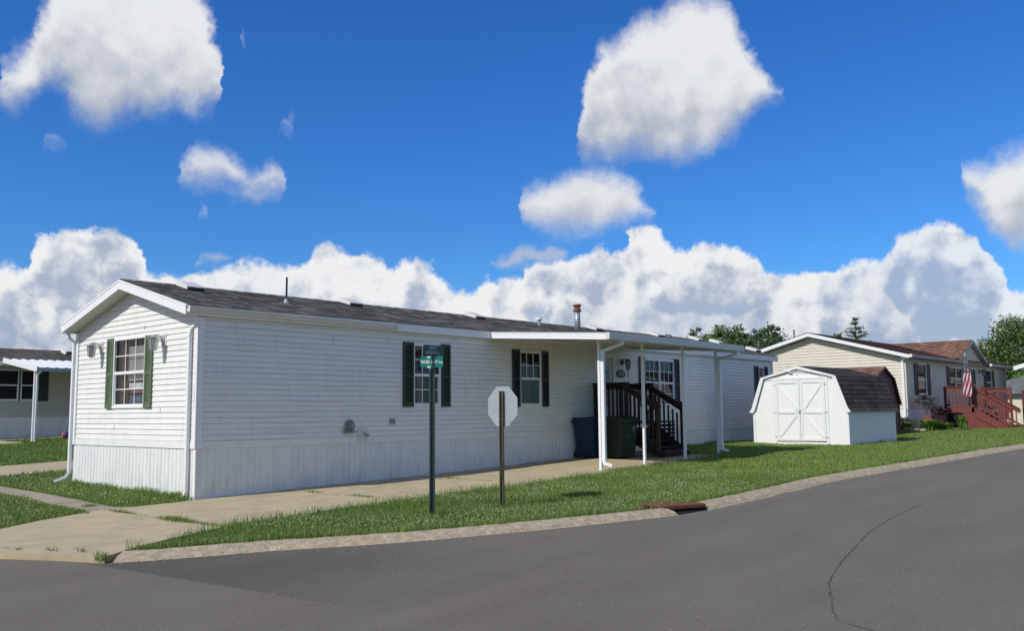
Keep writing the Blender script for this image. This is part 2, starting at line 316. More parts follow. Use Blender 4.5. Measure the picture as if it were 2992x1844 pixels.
M_LETG = mat('sign_lettering_shaded', (.42, .47, .46), .5)  # dimmer copy of the lettering white, shade put into the grey
M_LAMPM = mat('weathered_pewter', (.36, .36, .35), .4, (.50, .50, .48), 30, metal=.5)
M_BLKM = mat('black_metal', (.02, .022, .02), .45)
M_WOODD = mat('dark_brown_stained_wood', (.022, .013, .010), .75, (.04, .022, .016), 14, stretch=(1, 1, 5), bump=.002, bscale=30)
M_REDW = mat('red_stained_wood', (.185, .042, .033), .75, (.13, .03, .024), 8, stretch=(2, 2, .6), bump=.002, bscale=30)
M_DREDW = mat('dark_red_painted_wood', (.10, .018, .018), .6, (.07, .013, .013), 8)
M_BLUEB = mat('blue_plastic', (.006, .022, .055), .45, (.009, .03, .065), 3)
M_GRNB = mat('green_plastic', (.009, .023, .010), .45, (.013, .03, .014), 3)
M_RUST = mat('rusty_iron', (.20, .065, .028), .85, (.12, .042, .024), 14, bump=.004, bscale=60)
M_BLK = mat('black_void', (.004, .004, .004), 1)
M_DIRT = mat('bare_soil', (.17, .085, .04), .95, (.09, .055, .03), 22, bump=.01, bscale=40)
M_VENT = mat('vent_grey', (.66, .66, .63), .5)
M_GALV = mat('galvanised_steel', (.36, .40, .43), .45, (.27, .31, .34), 10, metal=.4)
M_FLUER = mat('rusted_flue_cap', (.20, .07, .04), .8, (.34, .24, .18), 9, lo=.5, hi=.7)
M_BRICKR = mat('brick_red_planter', (.20, .05, .05), .8)
M_WHITEW = mat('white_painted_plywood', (.80, .80, .755), .6, (.72, .73, .71), 7, lo=.5, hi=.8, amt=.7, stretch=(2, 2, .5), bump=.002, bscale=60,
    extra=lambda t, b, s: nodes_layer(t, s, b, (.28, .27, .24), 6, .56, .85, .6, (1, 1, .5), zfade=(.0, .35)))
def shingle_mat(name, c1, c2, c3, su=3.6, rough=.9):
    m_ = bpy.data.materials.new(name); m_.use_nodes = True; t = m_.node_tree; b = t.nodes['Principled BSDF']; b.inputs['Roughness'].default_value = rough
    b.inputs['Specular IOR Level'].default_value = .25
    uv = t.nodes.new('ShaderNodeUVMap'); vt = t.nodes.new('ShaderNodeTexVoronoi'); vt.feature = 'F1'; vt.inputs['Scale'].default_value = 1; vt.inputs['Randomness'].default_value = .95
    mp = t.nodes.new('ShaderNodeMapping'); mp.inputs['Scale'].default_value = (su, 1, 1); t.links.new(uv.outputs[0], mp.inputs[0]); t.links.new(mp.outputs[0], vt.inputs['Vector'])
    sp = t.nodes.new('ShaderNodeSeparateColor'); t.links.new(vt.outputs['Color'], sp.inputs[0])
    cr = t.nodes.new('ShaderNodeValToRGB'); e = cr.color_ramp.elements; e[0].color = (*c1, 1); e[1].color = (*c3, 1); e2 = cr.color_ramp.elements.new(.5); e2.color = (*c2, 1)
    t.links.new(sp.outputs[0], cr.inputs[0])
    co = t.nodes.new('ShaderNodeTexCoord'); n = t.nodes.new('ShaderNodeTexNoise'); n.inputs['Scale'].default_value = 1.2; n.inputs['Detail'].default_value = 8; n.inputs['Roughness'].default_value = .75
    t.links.new(co.outputs['Object'], n.inputs['Vector']); mr = t.nodes.new('ShaderNodeMapRange'); mr.inputs[1].default_value = .3; mr.inputs[2].default_value = .7; mr.inputs[3].default_value = .7; mr.inputs[4].default_value = 1.3
    t.links.new(n.outputs[0], mr.inputs[0]); h = t.nodes.new('ShaderNodeHueSaturation'); t.links.new(cr.outputs[0], h.inputs['Color']); t.links.new(mr.outputs[0], h.inputs['Value']); t.links.new(h.outputs[0], b.inputs['Base Color'])
    n2_ = t.nodes.new('ShaderNodeTexNoise'); n2_.inputs['Scale'].default_value = 160; t.links.new(co.outputs['Object'], n2_.inputs['Vector'])
    bp = t.nodes.new('ShaderNodeBump'); bp.inputs['Distance'].default_value = .004; t.links.new(n2_.outputs[0], bp.inputs['Height']); t.links.new(bp.outputs[0], b.inputs['Normal'])
    return m_
M_SHG = shingle_mat('grey_asphalt_shingles', (.095, .089, .076), (.155, .145, .125), (.29, .27, .235))
M_SHB = shingle_mat('brown_asphalt_shingles', (.13, .065, .045), (.18, .095, .065), (.26, .15, .105))
M_SHS = shingle_mat('dark_brown_shed_shingles', (.045, .038, .035), (.066, .054, .049), (.095, .078, .07), 2.5)
M_SHC = shingle_mat('charcoal_brown_shingles', (.09, .075, .06), (.13, .11, .09), (.18, .15, .12))
def glass_mat(name, tint=(.02, .025, .03), transp=.55):
    m_ = bpy.data.materials.new(name); m_.use_nodes = True; t = m_.node_tree; t.nodes.remove(t.nodes['Principled BSDF']); out = t.nodes['Material Output']
    tr = t.nodes.new('ShaderNodeBsdfTransparent'); tr.inputs[0].default_value = (*tint, 1) if transp == 0 else (transp, transp, transp, 1)
    gl = t.nodes.new('ShaderNodeBsdfGlossy'); gl.inputs['Roughness'].default_value = .02; fr = t.nodes.new('ShaderNodeLayerWeight'); fr.inputs[0].default_value = .5
    pw = t.nodes.new('ShaderNodeMath'); pw.operation = 'POWER'; pw.inputs[1].default_value = 4.5; t.links.new(fr.outputs['Facing'], pw.inputs[0])
    mu = t.nodes.new('ShaderNodeMath'); mu.operation = 'MULTIPLY_ADD'; mu.inputs[1].default_value = .9; mu.inputs[2].default_value = .05; t.links.new(pw.outputs[0], mu.inputs[0])
    ms = t.nodes.new('ShaderNodeMixShader'); t.links.new(mu.outputs[0], ms.inputs[0]); t.links.new(tr.outputs[0], ms.inputs[1]); t.links.new(gl.outputs[0], ms.inputs[2]); t.links.new(ms.outputs[0], out.inputs[0])
    return m_
M_GLASS = glass_mat('window_glass', transp=.82)
M_LGLASS = mat('lamp_glass', (.40, .43, .42), .15, coat=.4)
# ------------------------------------------------------------------ surface builders
def hsh(a, b): return mnoise.noise(Vector((a * 1.7, b * 3.1, 7.3)))
def lap(name, matl, parent, org, u, n, up, length, rows, row, lip, holes=(), lim=None, wob=.002, seg=.7, uvs=False, z0=0, groove=0):
    """lapped boards: rows stacked along 'up' from org; lim(z)->(u0,u1) clips a row end; holes=(u0,u1,z0,z1)"""
    org, u, n, up = map(Vector, (org, u, n, up)); V = []; F = []; UV = []
    def P(a, h, o): 
        return org + u * a + up * (h + wob * hsh(a * .8, round(h / row))) + n * (o + wob * .7 * hsh(a * 1.1 + 9, round(h / row) + 40))
    for r in range(rows):
        za, zb = z0 + r * row, z0 + (r + 1) * row
        cuts = sorted({za, zb} | {z for h in holes for z in h[2:] if za + 1e-3 < z < zb - 1e-3})
        for a, b in zip(cuts, cuts[1:]):
            mid = (a + b) / 2; La, Ra = lim(a) if lim else (0, length); Lb, Rb = lim(b) if lim else (0, length)
            iv = [[La, Ra, Lb, Rb]]
            for h in holes:
                if h[2] < mid < h[3]:
                    nx = []
                    for i in iv:
                        if h[0] <= i[0] or h[1] >= i[1]:
                            if h[1] <= i[0] or h[0] >= i[1]: nx.append(i)
                            elif h[0] <= i[0]: nx.append([h[1], i[1], h[1], i[3]])
                            else: nx.append([i[0], h[0], i[2], h[0]])
                        else: nx += [[i[0], h[0], i[2], h[0]], [h[1], i[1], h[1], i[3]]]
                    iv = nx
            gr = groove if a == za else 0
            oa = lip * (1 - (a + gr - za) / row) + .001; ob = lip * (1 - (b - za) / row) + .001
            for l0, r0, l1, r1 in iv:
                if r0 - l0 < 1e-3: continue
                k = max(1, int((r0 - l0) / seg))
                for j in range(k):
                    t0, t1 = j / k, (j + 1) / k
                    a0, a1 = l0 + (r0 - l0) * t0, l0 + (r0 - l0) * t1; b0, b1 = l1 + (r1 - l1) * t0, l1 + (r1 - l1) * t1
                    def q4(*ps):
                        bi = len(V); V.extend(ps); F.append((bi, bi+1, bi+2, bi+3)); UV.extend([(a0, r + .5), (a1, r + .5), (b1, r + .5), (b0, r + .5)])
                    q4(P(a0, a + gr, oa), P(a1, a + gr, oa), P(b1, b, ob), P(b0, b, ob))
                    if a == za:
                        dp = -.010 if groove else .0005
                        q4(P(a0, a + gr, dp), P(a1, a + gr, dp), P(a1, a + gr, oa), P(a0, a + gr, oa))
                        if groove:
                            q4(P(a0, a, dp), P(a1, a, dp), P(a1, a + gr, dp), P(a0, a + gr, dp)); q4(P(a0, a, .001), P(a1, a, .001), P(a1, a, dp), P(a0, a, dp))
    m_ = MB(); m_.v = [tuple(p) for p in V]; m_.f = F; m_.mi = [0] * len(F); o = m_.build(name, matl, parent, fixn=False)
    if uvs:
        ul = o.data.uv_layers.new(name='UVMap'); ul.data.foreach_set('uv', np.array(UV, np.float32).ravel())
    return o
def ribbed(name, matl, parent, org, u, n, length, ztop, zbot, period=.136, prof=((0,0),(.062,0),(.068,-.008),(.078,-.008),(.084,0),(.094,0),(.100,-.008),(.110,-.008),(.118,0)), holes=()):
    """vertical ribbed sheet between ztop and zbot(u)"""
    org, u, n = map(Vector, (org, u, n)); us = []; a = 0
    while a < length:
        for du, o_ in prof:
            if a + du < length: us.append((a + du, o_))
        a += period
    us.append((length, 0)); V = []; F = []
    for a, o_ in us:
        for z in (zbot(a), ztop): p = org + u * a + n * o_; V.append((p.x, p.y, z))
    for i in range(len(us) - 1): F.append((2*i, 2*i+2, 2*i+3, 2*i+1))
    m_ = MB(); m_.v = V; m_.f = F; m_.mi = [0] * len(F); return m_.build(name, matl, parent, fixn=False)
def frame_xf(org, u, n):
    """local (a=along, o=outward, z) -> world"""
    u, n = Vector(u), Vector(n); return Matrix.Translation(Vector(org)) @ Matrix(((u.x, n.x, 0), (u.y, n.y, 0), (u.z, n.z, 1))).to_4x4()
def window(parent, org, u, n, a0, a1, z0, z1, cols=3, rowsU=2, rowsL=2, halves=1, blinds=None, mtrim=None, glass=None, name='window', lowgrid=True, depth=.35, curtain=None):
    """double-hung window: frame > sash grid, glass, blinds, recess behind"""
    X = frame_xf(org, u, n); mt = mtrim or M_TRIM; f = MB(); t = .05
    f.box(a0, a1, -.02, .032, z0, z0 + t); f.box(a0, a1, -.02, .030, z1 - t, z1); f.box(a0, a0 + t * .8, -.02, .028, z0 + t, z1 - t); f.box(a1 - t * .8, a1, -.02, .028, z0 + t, z1 - t)
    W = (a1 - a0) / halves; zm = (z0 + z1) / 2
    for h in range(1, halves): f.box(a0 + W * h - .03, a0 + W * h + .03, -.02, .029, z0 + t, z1 - t)
    o = f.build(name, mt, parent, xf=X, bevel=.004)
    s = MB()
    for h in range(halves):
        b0 = a0 + W * h + .04; b1 = a0 + W * (h + 1) - .04
        s.box(b0, b1, -.018, .016, zm - .028, zm + .028); s.box(b0, b1, -.03, .004, z0 + t, z0 + t + .03); s.box(b0, b0 + .022, -.03, .003, z0 + t + .03, zm - .028); s.box(b1 - .022, b1, -.03, .003, z0 + t + .03, zm - .028)
        for (q0, q1, rr) in ((zm + .028, z1 - t, rowsU), (z0 + t + .03, zm - .028, rowsL if lowgrid else 0)):
            if not rr: continue
            for i in range(1, cols): c = b0 + (b1 - b0) * i / cols; s.box(c - .009, c + .009, -.016, -.004, q0, q1)
            for i in range(1, rr): c = q0 + (q1 - q0) * i / rr; s.box(b0, b1, -.0165, -.0035, c - .009, c + .009)
    s.build('sash', mt, o, xf=X)
    g = MB(); g.quad((a0 + .04, -.02, z0 + .05), (a1 - .04, -.02, z0 + .05), (a1 - .04, -.02, z1 - .05), (a0 + .04, -.02, z1 - .05)); g.build('pane', glass or M_GLASS, o, xf=X, fixn=False)
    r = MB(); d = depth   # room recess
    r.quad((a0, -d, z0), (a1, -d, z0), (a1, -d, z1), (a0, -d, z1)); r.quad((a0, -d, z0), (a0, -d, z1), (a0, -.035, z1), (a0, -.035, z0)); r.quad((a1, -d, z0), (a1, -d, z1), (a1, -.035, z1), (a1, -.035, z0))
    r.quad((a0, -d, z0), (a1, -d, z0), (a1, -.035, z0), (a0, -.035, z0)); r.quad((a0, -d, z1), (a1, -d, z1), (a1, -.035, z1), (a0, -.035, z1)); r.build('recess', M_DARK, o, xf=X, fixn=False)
    if blinds:
        for (c0, c1, q0, q1) in blinds:
            bl = MB(); z = q0
            while z < q1: bl.quad((c0, -.085, z), (c1, -.085, z), (c1, -.072, z + .021), (c0, -.072, z + .021)); z += .025
            bl.build('blinds', M_BLIND, o, xf=X, fixn=False)
    if curtain:
        for (c0, c1, q0, q1, cm) in curtain:
            cu_ = MB(); k = max(6, int((c1 - c0) / .02)); pts = [(c0 + (c1 - c0) * i / k, -.11 + .014 * math.sin(i * 1.9)) for i in range(k + 1)]
            for p, q in zip(pts, pts[1:]): cu_.quad((p[0], p[1], q0), (q[0], q[1], q0), (q[0], q[1], q1), (p[0], p[1], q1))
            cu_.build('curtain', cm, o, xf=X, fixn=False)
    return o
def shutter(parent, org, u, n, a0, a1, z0, z1, matl, split=.48, louv=True, arch=True):
    X = frame_xf(org, u, n); s = MB(); w_ = .055 if a1 - a0 > .2 else .04; zm = z0 + (z1 - z0) * split
    s.box(a0, a0 + w_, 0, .03, z0, z1); s.box(a1 - w_, a1, 0, .03, z0, z1); s.box(a0 + w_, a1 - w_, 0, .029, z0, z0 + .10); s.box(a0 + w_, a1 - w_, 0, .029, zm - .03, zm + .03); s.box(a0 + w_, a1 - w_, 0, .029, z1 - .06, z1)
    if louv:
        for q0, q1 in ((z0 + .10, zm - .03), (zm + .03, z1 - .06)):
            z = q0 + .004
            while z < q1 - .02:
                s.quad((a0 + w_, .026, z), (a1 - w_, .026, z), (a1 - w_, .008, z + .03), (a0 + w_, .008, z + .03)); z += .034
        s.quad((a0 + w_, .003, z0), (a1 - w_, .003, z0), (a1 - w_, .003, z1), (a0 + w_, .003, z1))
        if arch:
            c = (a0 + a1) / 2; rr = (a1 - a0) / 2 - w_
            for k in range(8):
                t0, t1 = math.pi * k / 8, math.pi * (k + 1) / 8; zc = z1 - .06 - rr * .62
                s.quad((c + rr * math.cos(t0), .0285, zc + rr * .6 * math.sin(t0)), (c + rr * math.cos(t1), .0285, zc + rr * .6 * math.sin(t1)), (c + rr * math.cos(t1), .0285, z1 - .055), (c + rr * math.cos(t0), .0285, z1 - .055))
    if not louv: s.box(a0 + w_, a1 - w_, 0, .02, z0 + .1, zm - .03); s.box(a0 + w_, a1 - w_, 0, .02, zm + .03, z1 - .06)
    return s.build('shutter', matl, parent, xf=X, fixn=False)
def text_mesh(name, txt, size, matl, parent, M, extr=.001, sx=1., align='CENTER', bold=0.):
    c = bpy.data.curves.new(name, 'FONT'); c.body = txt; c.size = size; c.extrude = extr; c.align_x = align; c.align_y = 'CENTER'; c.offset = bold; c.space_line = .8
    o = bpy.data.objects.new(name, c); COL.objects.link(o); bpy.context.view_layer.update()
    dg = bpy.context.evaluated_depsgraph_get(); me = bpy.data.meshes.new_from_object(o.evaluated_get(dg)); bpy.data.objects.remove(o)
    off = wloc(parent)
    for v in me.vertices: v.co = (M @ Vector((v.co.x * sx, v.co.y, v.co.z))) - off
    me.materials.clear(); me.materials.append(matl); n = bpy.data.objects.new(name, me); COL.objects.link(n); n.parent = parent; return n

# ------------------------------------------------------------------ ground, road, kerb, slabs
K = [(-4.55, 60), (-4.5, 12), (-4.42, 0), (-4.36, -2.2), (-4.29, -3.41), (-3.98, -4.05), (-3.74, -4.7), (-3.31, -5.05), (-2.83, -5.29), (-2.16, -5.61), (-1.52, -6.05), (-.83, -6.46), (-.05, -6.84), (.86, -7.18), (1.84, -7.55), (2.65, -7.80), (3.53, -7.93), (5.06, -7.9), (7.9, -7.82), (9.9, -7.98), (12.3, -8.17), (15.43, -8.38), (18.96, -8.63), (30, -9.3), (60, -11), (200, -20)]
T = [(-3.30, -4.42), (-3.02, -4.78), (-2.62, -4.98), (-1.98, -5.33), (-1.36, -5.75), (-.69, -6.13), (.09, -6.5), (1.0, -6.84), (2.0, -7.18), (2.75, -7.40), (3.62, -7.56), (5.3, -7.54), (8.1, -7.47), (10.1, -7.63), (12.5, -7.82), (15.7, -8.04), (19.3, -8.29), (30, -8.95), (60, -10.6), (200, -19.6)]
DE = [(-3.30, -4.42), (-2.57, -4.03), (-1.73, -3.72), (-.89, -3.55), (-.12, -3.45), (1.14, -3.34), (2.42, -3.30), (3.85, -3.31), (5.41, -3.36), (7.09, -3.30), (8.88, -3.24), (10.66, -3.24), (13.0, -3.2)]
def inpoly(px, py, poly):
    c = np.zeros(len(px), bool); n = len(poly); j = n - 1
    for i in range(n):
        xi, yi = poly[i]; xj, yj = poly[j]
        k = ((yi > py) != (yj > py)) & (px < (xj - xi) * (py - yi) / (yj - yi + 1e-12) + xi); c ^= k; j = i
    return c
def region(name, poly, off, matl, sp=1.0, skirt=0, kind='structure', und=0, far=None, parent=None):
    P = []
    for i, a in enumerate(poly):
        b = poly[(i + 1) % len(poly)]; L = math.dist(a, b); k = max(1, min(60, int(L / sp)))
        for j in range(k): P.append((a[0] + (b[0] - a[0]) * j / k, a[1] + (b[1] - a[1]) * j / k))
    nb = len(P); A = np.array(P); x0, y0 = A.min(0); x1, y1 = A.max(0)
    sx = sp if x1 - x0 < 60 else None
    xs = np.arange(x0 + sp / 2, min(x1, 62), sp).tolist() + list(np.arange(70, x1, 15)); xs = [x for x in xs if x < x1]
    ys = [y for y in list(np.arange(-40, 32, sp)) + list(np.arange(35, 400, 15)) if y0 < y < y1]
    gx, gy = np.meshgrid(xs, ys); gx = gx.ravel() + rng.uniform(-.1, .1, gx.size) * sp; gy = gy.ravel() + rng.uniform(-.1, .1, gy.size) * sp; ins = inpoly(gx, gy, P)
    pts = [Vector(p) for p in P] + [Vector((a, b)) for a, b in zip(gx[ins], gy[ins])]
    v, e, f, *_ = delaunay_2d_cdt(pts, [(i, (i + 1) % nb) for i in range(nb)], [], 1, 1e-5)
    m_ = MB(); m_.v = [(p.x, p.y, G(p.x, p.y) + off + (und * mnoise.noise(Vector((p.x * .35, p.y * .35, 1))) if und else 0)) for p in v]; m_.f = [tuple(q) for q in f]; m_.mi = [0] * len(f)
    if skirt:
        for i in range(nb):
            a, b = P[i], P[(i + 1) % nb]; m_.add([(a[0], a[1], G(*a) + off), (b[0], b[1], G(*b) + off), (b[0], b[1], G(*b) + off - skirt), (a[0], a[1], G(*a) + off - skirt)], [(0, 1, 2, 3)])
    o = m_.build(name, matl, parent, fixn=False)
    for p in o.data.polygons:
        if abs(p.normal.z) > .5 and p.normal.z < 0: p.flip()
    return tag(o, kind=kind)
def ex_asph(t, b, s):
    # patch east of the seam is a newer darker mat near the seam; fine aggregate specks
    co = t.nodes.new('ShaderNodeTexCoord'); sx = t.nodes.new('ShaderNodeSeparateXYZ'); t.links.new(co.outputs['Object'], sx.inputs[0])
    def mr(x, a, b_, c, d, sm=False):
        n = t.nodes.new('ShaderNodeMapRange'); n.inputs[1].default_value = a; n.inputs[2].default_value = b_; n.inputs[3].default_value = c; n.inputs[4].default_value = d
        if sm: n.interpolation_type = 'SMOOTHSTEP'
        t.links.new(x, n.inputs[0]); return n.outputs[0]
    def mu(a, b_, op='MULTIPLY'):
        n = t.nodes.new('ShaderNodeMath'); n.operation = op; t.links.new(a, n.inputs[0])
        if isinstance(b_, (int, float)): n.inputs[1].default_value = b_
        else: t.links.new(b_, n.inputs[1])
        return n.outputs[0]
    wx = mu(sx.outputs[0], mu(mr(sx.outputs[1], -9, -3, .55, 0), 0, 'ADD'), 'SUBTRACT')
    step = mu(mr(wx, SEAMX, SEAMX + .05, 0, 1), mr(wx, SEAMX + .3, SEAMX + 4.2, 1, 0, True)); step = mu(step, mr(sx.outputs[1], -9.5, -6.5, 0, 1, True))
    h = t.nodes.new('ShaderNodeHueSaturation'); t.links.new(s, h.inputs['Color']); t.links.new(mr(step, 0, 1, 1, .66), h.inputs['Value'])
    n = t.nodes.new('ShaderNodeTexNoise'); n.inputs['Scale'].default_value = 70; n.inputs['Detail'].default_value = 5; n.inputs['Roughness'].default_value = .8; t.links.new(co.outputs['Object'], n.inputs['Vector'])
    h2 = t.nodes.new('ShaderNodeHueSaturation'); t.links.new(h.outputs[0], h2.inputs['Color']); t.links.new(mr(n.outputs[0], .3, .7, .55, 1.45), h2.inputs['Value'])
    # faint tyre tracks along the lane
    wv = t.nodes.new('ShaderNodeTexNoise'); wv.inputs['Scale'].default_value = .9; wv.inputs['Detail'].default_value = 3; mp = t.nodes.new('ShaderNodeMapping'); mp.inputs['Scale'].default_value = (.22, 1.6, 1); t.links.new(co.outputs['Object'], mp.inputs[0]); t.links.new(mp.outputs[0], wv.inputs['Vector'])
    h3 = t.nodes.new('ShaderNodeHueSaturation'); t.links.new(h2.outputs[0], h3.inputs['Color']); t.links.new(mr(wv.outputs[0], .35, .65, .94, 1.06), h3.inputs['Value'])
    t.links.new(h3.outputs[0], b.inputs['Base Color'])
ROADP = K + [(200, -60), (-60, -60), (-60, 60)]
A0 = np.array(ROADP).min(0); SEAMX = -4.0 + 60   # object coords start at the sheet's corner
_g = [G(*p) for p in ROADP]
M_ASPH = mat('asphalt', (.143, .127, .098), .92, (.156, .140, .110), .8, bump=.004, bscale=170, spec=.3, det=8)
M_CONC = mat('concrete', (.46, .38, .225), .9, (.36, .30, .185), 1.6, bump=.002, bscale=90, det=9, lo=.4, hi=.75, extra=lambda t, b, s: nodes_layer(t, nodes_layer(t, s, b, (.20, .17, .125), 2.6, .50, .78, .75, (.6, 1.3, 1)), b, (.50, .42, .31), 60, .5, .8, .5))
M_KERB = mat('kerb_concrete', (.47, .39, .265), .95, (.33, .27, .18), 9, bump=.012, bscale=30, det=10, lo=.38, hi=.62, extra=lambda t, b, s: nodes_layer(t, nodes_layer(t, s, b, (.22, .17, .105), 13, .48, .72, .7), b, (.14, .105, .065), 34, .56, .68, .7))
M_SAND = mat('gutter_grit', (.44, .37, .27), .95, (.25, .22, .18), 30, lo=.45, hi=.6)
M_WALK = mat('walk_concrete', (.34, .285, .21), .9, (.25, .215, .165), 2.2, bump=.002, bscale=90, det=9)
M_LAWN = mat('lawn_soil_and_turf', (.070, .110, .025), .95, (.095, .125, .04), 3, bump=.02, bscale=30, det=9)
M_CRACK = mat('crack_filler', (.072, .066, .058), .9)
big = MB(); V_ = []
for a in range(48):
    t0, t1 = 2 * math.pi * a / 48, 2 * math.pi * (a + 1) / 48
    big.quad((0, 0, -.75), (900 * math.cos(t0), 900 * math.sin(t0), -.75), (900 * math.cos(t1), 900 * math.sin(t1), -.75))
tag(big.build('ground', M_LAWN), kind='structure')
road = region('road', ROADP, -.06, M_ASPH, 2.0)
lawnpoly = [(-4.22, -.0), (-4.2, -3.25), (-3.60, -4.32), (-3.30, -4.42)] + T[1:] + [(200, 200), (-4.3, 200)]
tag(region('lawn', lawnpoly, -.03, M_LAWN, 1.4), kind='structure')
# the road's seam and asphalt material use object space; sheet origin is its minimum corner
ro = road.location; SEAMX = -4.0 - ro.x
ex_done = M_ASPH.node_tree
def finish_asphalt():
    t = M_ASPH.node_tree; b = t.nodes['Principled BSDF']; s = b.inputs['Base Color'].links[0].from_socket
    mpn = t.nodes.new('ShaderNodeTexCoord')
    global road
    # shift sheet so that object space equals world space
    me = road.data
    for v in me.vertices: v.co += Vector(ro)
    road.location = (0, 0, 0); globals()['SEAMX'] = -4.0; ex_asph(t, b, s)
finish_asphalt()
# rolled kerb
kb = MB(); KK = [(-3.64, -4.80)] + K[7:25]; TT = [(-3.33, -4.45)] + T[1:19]
def resample(pl, n):
    d = [0]
    for a, b in zip(pl, pl[1:]): d.append(d[-1] + math.dist(a, b))
    out = []
    for i in range(n):
        s = d[-1] * i / (n - 1); out.append((float(np.interp(s, d, [p[0] for p in pl])), float(np.interp(s, d, [p[1] for p in pl]))))
    return out
n_ = 620; Kr = resample(KK, n_); Tr = resample([p for p in TT], n_)
def near(p, pl):
    best = None
    for a, b in zip(pl, pl[1:]):
        ax, ay = a; bx, by = b; L = (bx-ax)**2 + (by-ay)**2; t = max(0, min(1, ((p[0]-ax)*(bx-ax) + (p[1]-ay)*(by-ay)) / L)); q = (ax+(bx-ax)*t, ay+(by-ay)*t); d = math.dist(p, q)
        if best is None or d < best[0]: best = (d, q)
    return best[1]
def kerb_piece(i0, i1, name='kerb'):
    k = MB(); prof = [(0, -.075), (.02, -.05), (.12, -.028), (.26, -.012), (.42, -.0), (.62, .016), (.80, .026), (.94, .022), (1.0, -.03)]; rows = []
    for i in range(i0, i1):
        a = Kr[i]; b = near(a, TT); row = []
        L = math.dist(a, b)
        if L > .31: b = (a[0] + (b[0]-a[0]) * .31 / L, a[1] + (b[1]-a[1]) * .31 / L)
        for t, z in prof:
            x = a[0] + (b[0]-a[0]) * t; y = a[1] + (b[1]-a[1]) * t; nzv = mnoise.noise(Vector((x * 6, y * 6, t * 3))); chip = .008 * mnoise.noise(Vector((x * 22, y * 22, t)))
            row.append((x + .010 * nzv, y + .010 * nzv - (.03 if t == 0 else 0), G(x, y) + z + .006 * nzv + chip * (1 if .1 < t < .95 else 0)))
        rows.append(row)
    for r0, r1 in zip(rows, rows[1:]):
        for j in range(len(prof) - 1): k.quad(r0[j], r1[j], r1[j+1], r0[j+1])
    k.quad(*rows[0]); k.quad(*rows[-1][::-1])
    o = k.build(name, M_KERB, fixn=False); return tag(o, kind='structure')
id0 = min(range(n_), key=lambda i: math.dist(Kr[i], (2.93, -7.84))); id1 = min(range(n_), key=lambda i: math.dist(Kr[i], (3.66, -7.93)))
kerb_piece(0, id0 + 1); kerb_piece(id1, n_)
gs = MB()
for i in range(n_ - 1):
    if id0 - 2 < i < id1 + 2: continue
    p, q = Kr[i], Kr[i+1]; d = Vector((q[0]-p[0], q[1]-p[1], 0)).normalized(); w_ = lambda j: .035 + .035 * mnoise.noise(Vector((j * .09, 2, 8)))
    if w_(i) < .01: continue
    gs.quad(*[(x, y, G(x, y) - .0555) for x, y in ((p[0], p[1] + .01), (p[0] + d.y * w_(i), p[1] - d.x * w_(i)), (q[0] + d.y * w_(i+1), q[1] - d.x * w_(i+1)), (q[0], q[1] + .01))])
tag(gs.build('gutter_grit', M_SAND, fixn=False), kind='structure')
# driveway slab (panels cut by joints), left walk, neighbour's drive
def slab(name, poly, off, matl=M_CONC, sp=.7): return region(name, poly, off, matl, sp, skirt=.16)
def clipx(poly, xa, xb):
    def cut(P, f, inter):
        out = []
        for i in range(len(P)):
            a, b = P[i-1], P[i]
            if f(b):
                if not f(a): out.append(inter(a, b))
                out.append(b)
            elif f(a): out.append(inter(a, b))
        return out
    def it(x): return lambda a, b: (x, a[1] + (b[1] - a[1]) * (x - a[0]) / (b[0] - a[0]))
    return cut(cut(poly, lambda p: p[0] >= xa, it(xa)), lambda p: p[0] <= xb, it(xb))
drive = [(-4.30, -1.75), (-4.32, -2.4), (-4.25, -3.38), (-3.96, -4.0), (-3.70, -4.72)] + DE + [(13.0, -.03), (-.03, -.03), (-.35, -.12), (-1.05, -.14), (-1.84, -.13), (-2.12, -.32), (-2.75, -.61), (-3.49, -1.12), (-4.0, -1.5)]
cuts = [-5, -1.63, 1.83, 5.02, 8.6, 13.5]
for i, (a, b) in enumerate(zip(cuts, cuts[1:])):
    pl = clipx(drive, a + .008, b - .008); pl = [p for j, p in enumerate(pl) if math.dist(p, pl[j-1]) > 1e-3]
    slab('driveway', pl, (.004, 0, .006, .002, .004)[i])
walk = [(-1.86, -.11), (-1.05, -.12), (-1.31, .23), (-1.25, 1.38), (-1.19, 2.96), (-1.18, 4.42), (-1.17, 8.0), (-1.73, 8.0), (-1.73, 3.9), (-1.75, 2.57), (-1.81, .98)]
slab('walkway', walk[:1] + walk[1:4] + [(-1.80, 1.38), (-1.81, .98)], -.006, M_WALK)
slab('walkway', [(-1.80, 1.39), (-1.25, 1.39)] + walk[4:], -.002, M_WALK)
slab('neighbour_driveway', [(-4.3, 6.6), (-1.0, 7.6), (1.5, 8.35), (6, 9.3), (6, 12.4), (2.68, 11.5), (.79, 11.1), (-4.3, 9.9)], 0, M_CONC)
slab('neighbour_patio', [(2, 22.4), (5.6, 22.4), (5.7, 25.2), (13, 25.2), (13, 26.55), (2, 26.55)], .02, M_CONC)
slab('garden_path', [(6.3, 21.0), (12, 21.3), (12, 22.3), (7.2, 22.1)], .0, M_CONC)
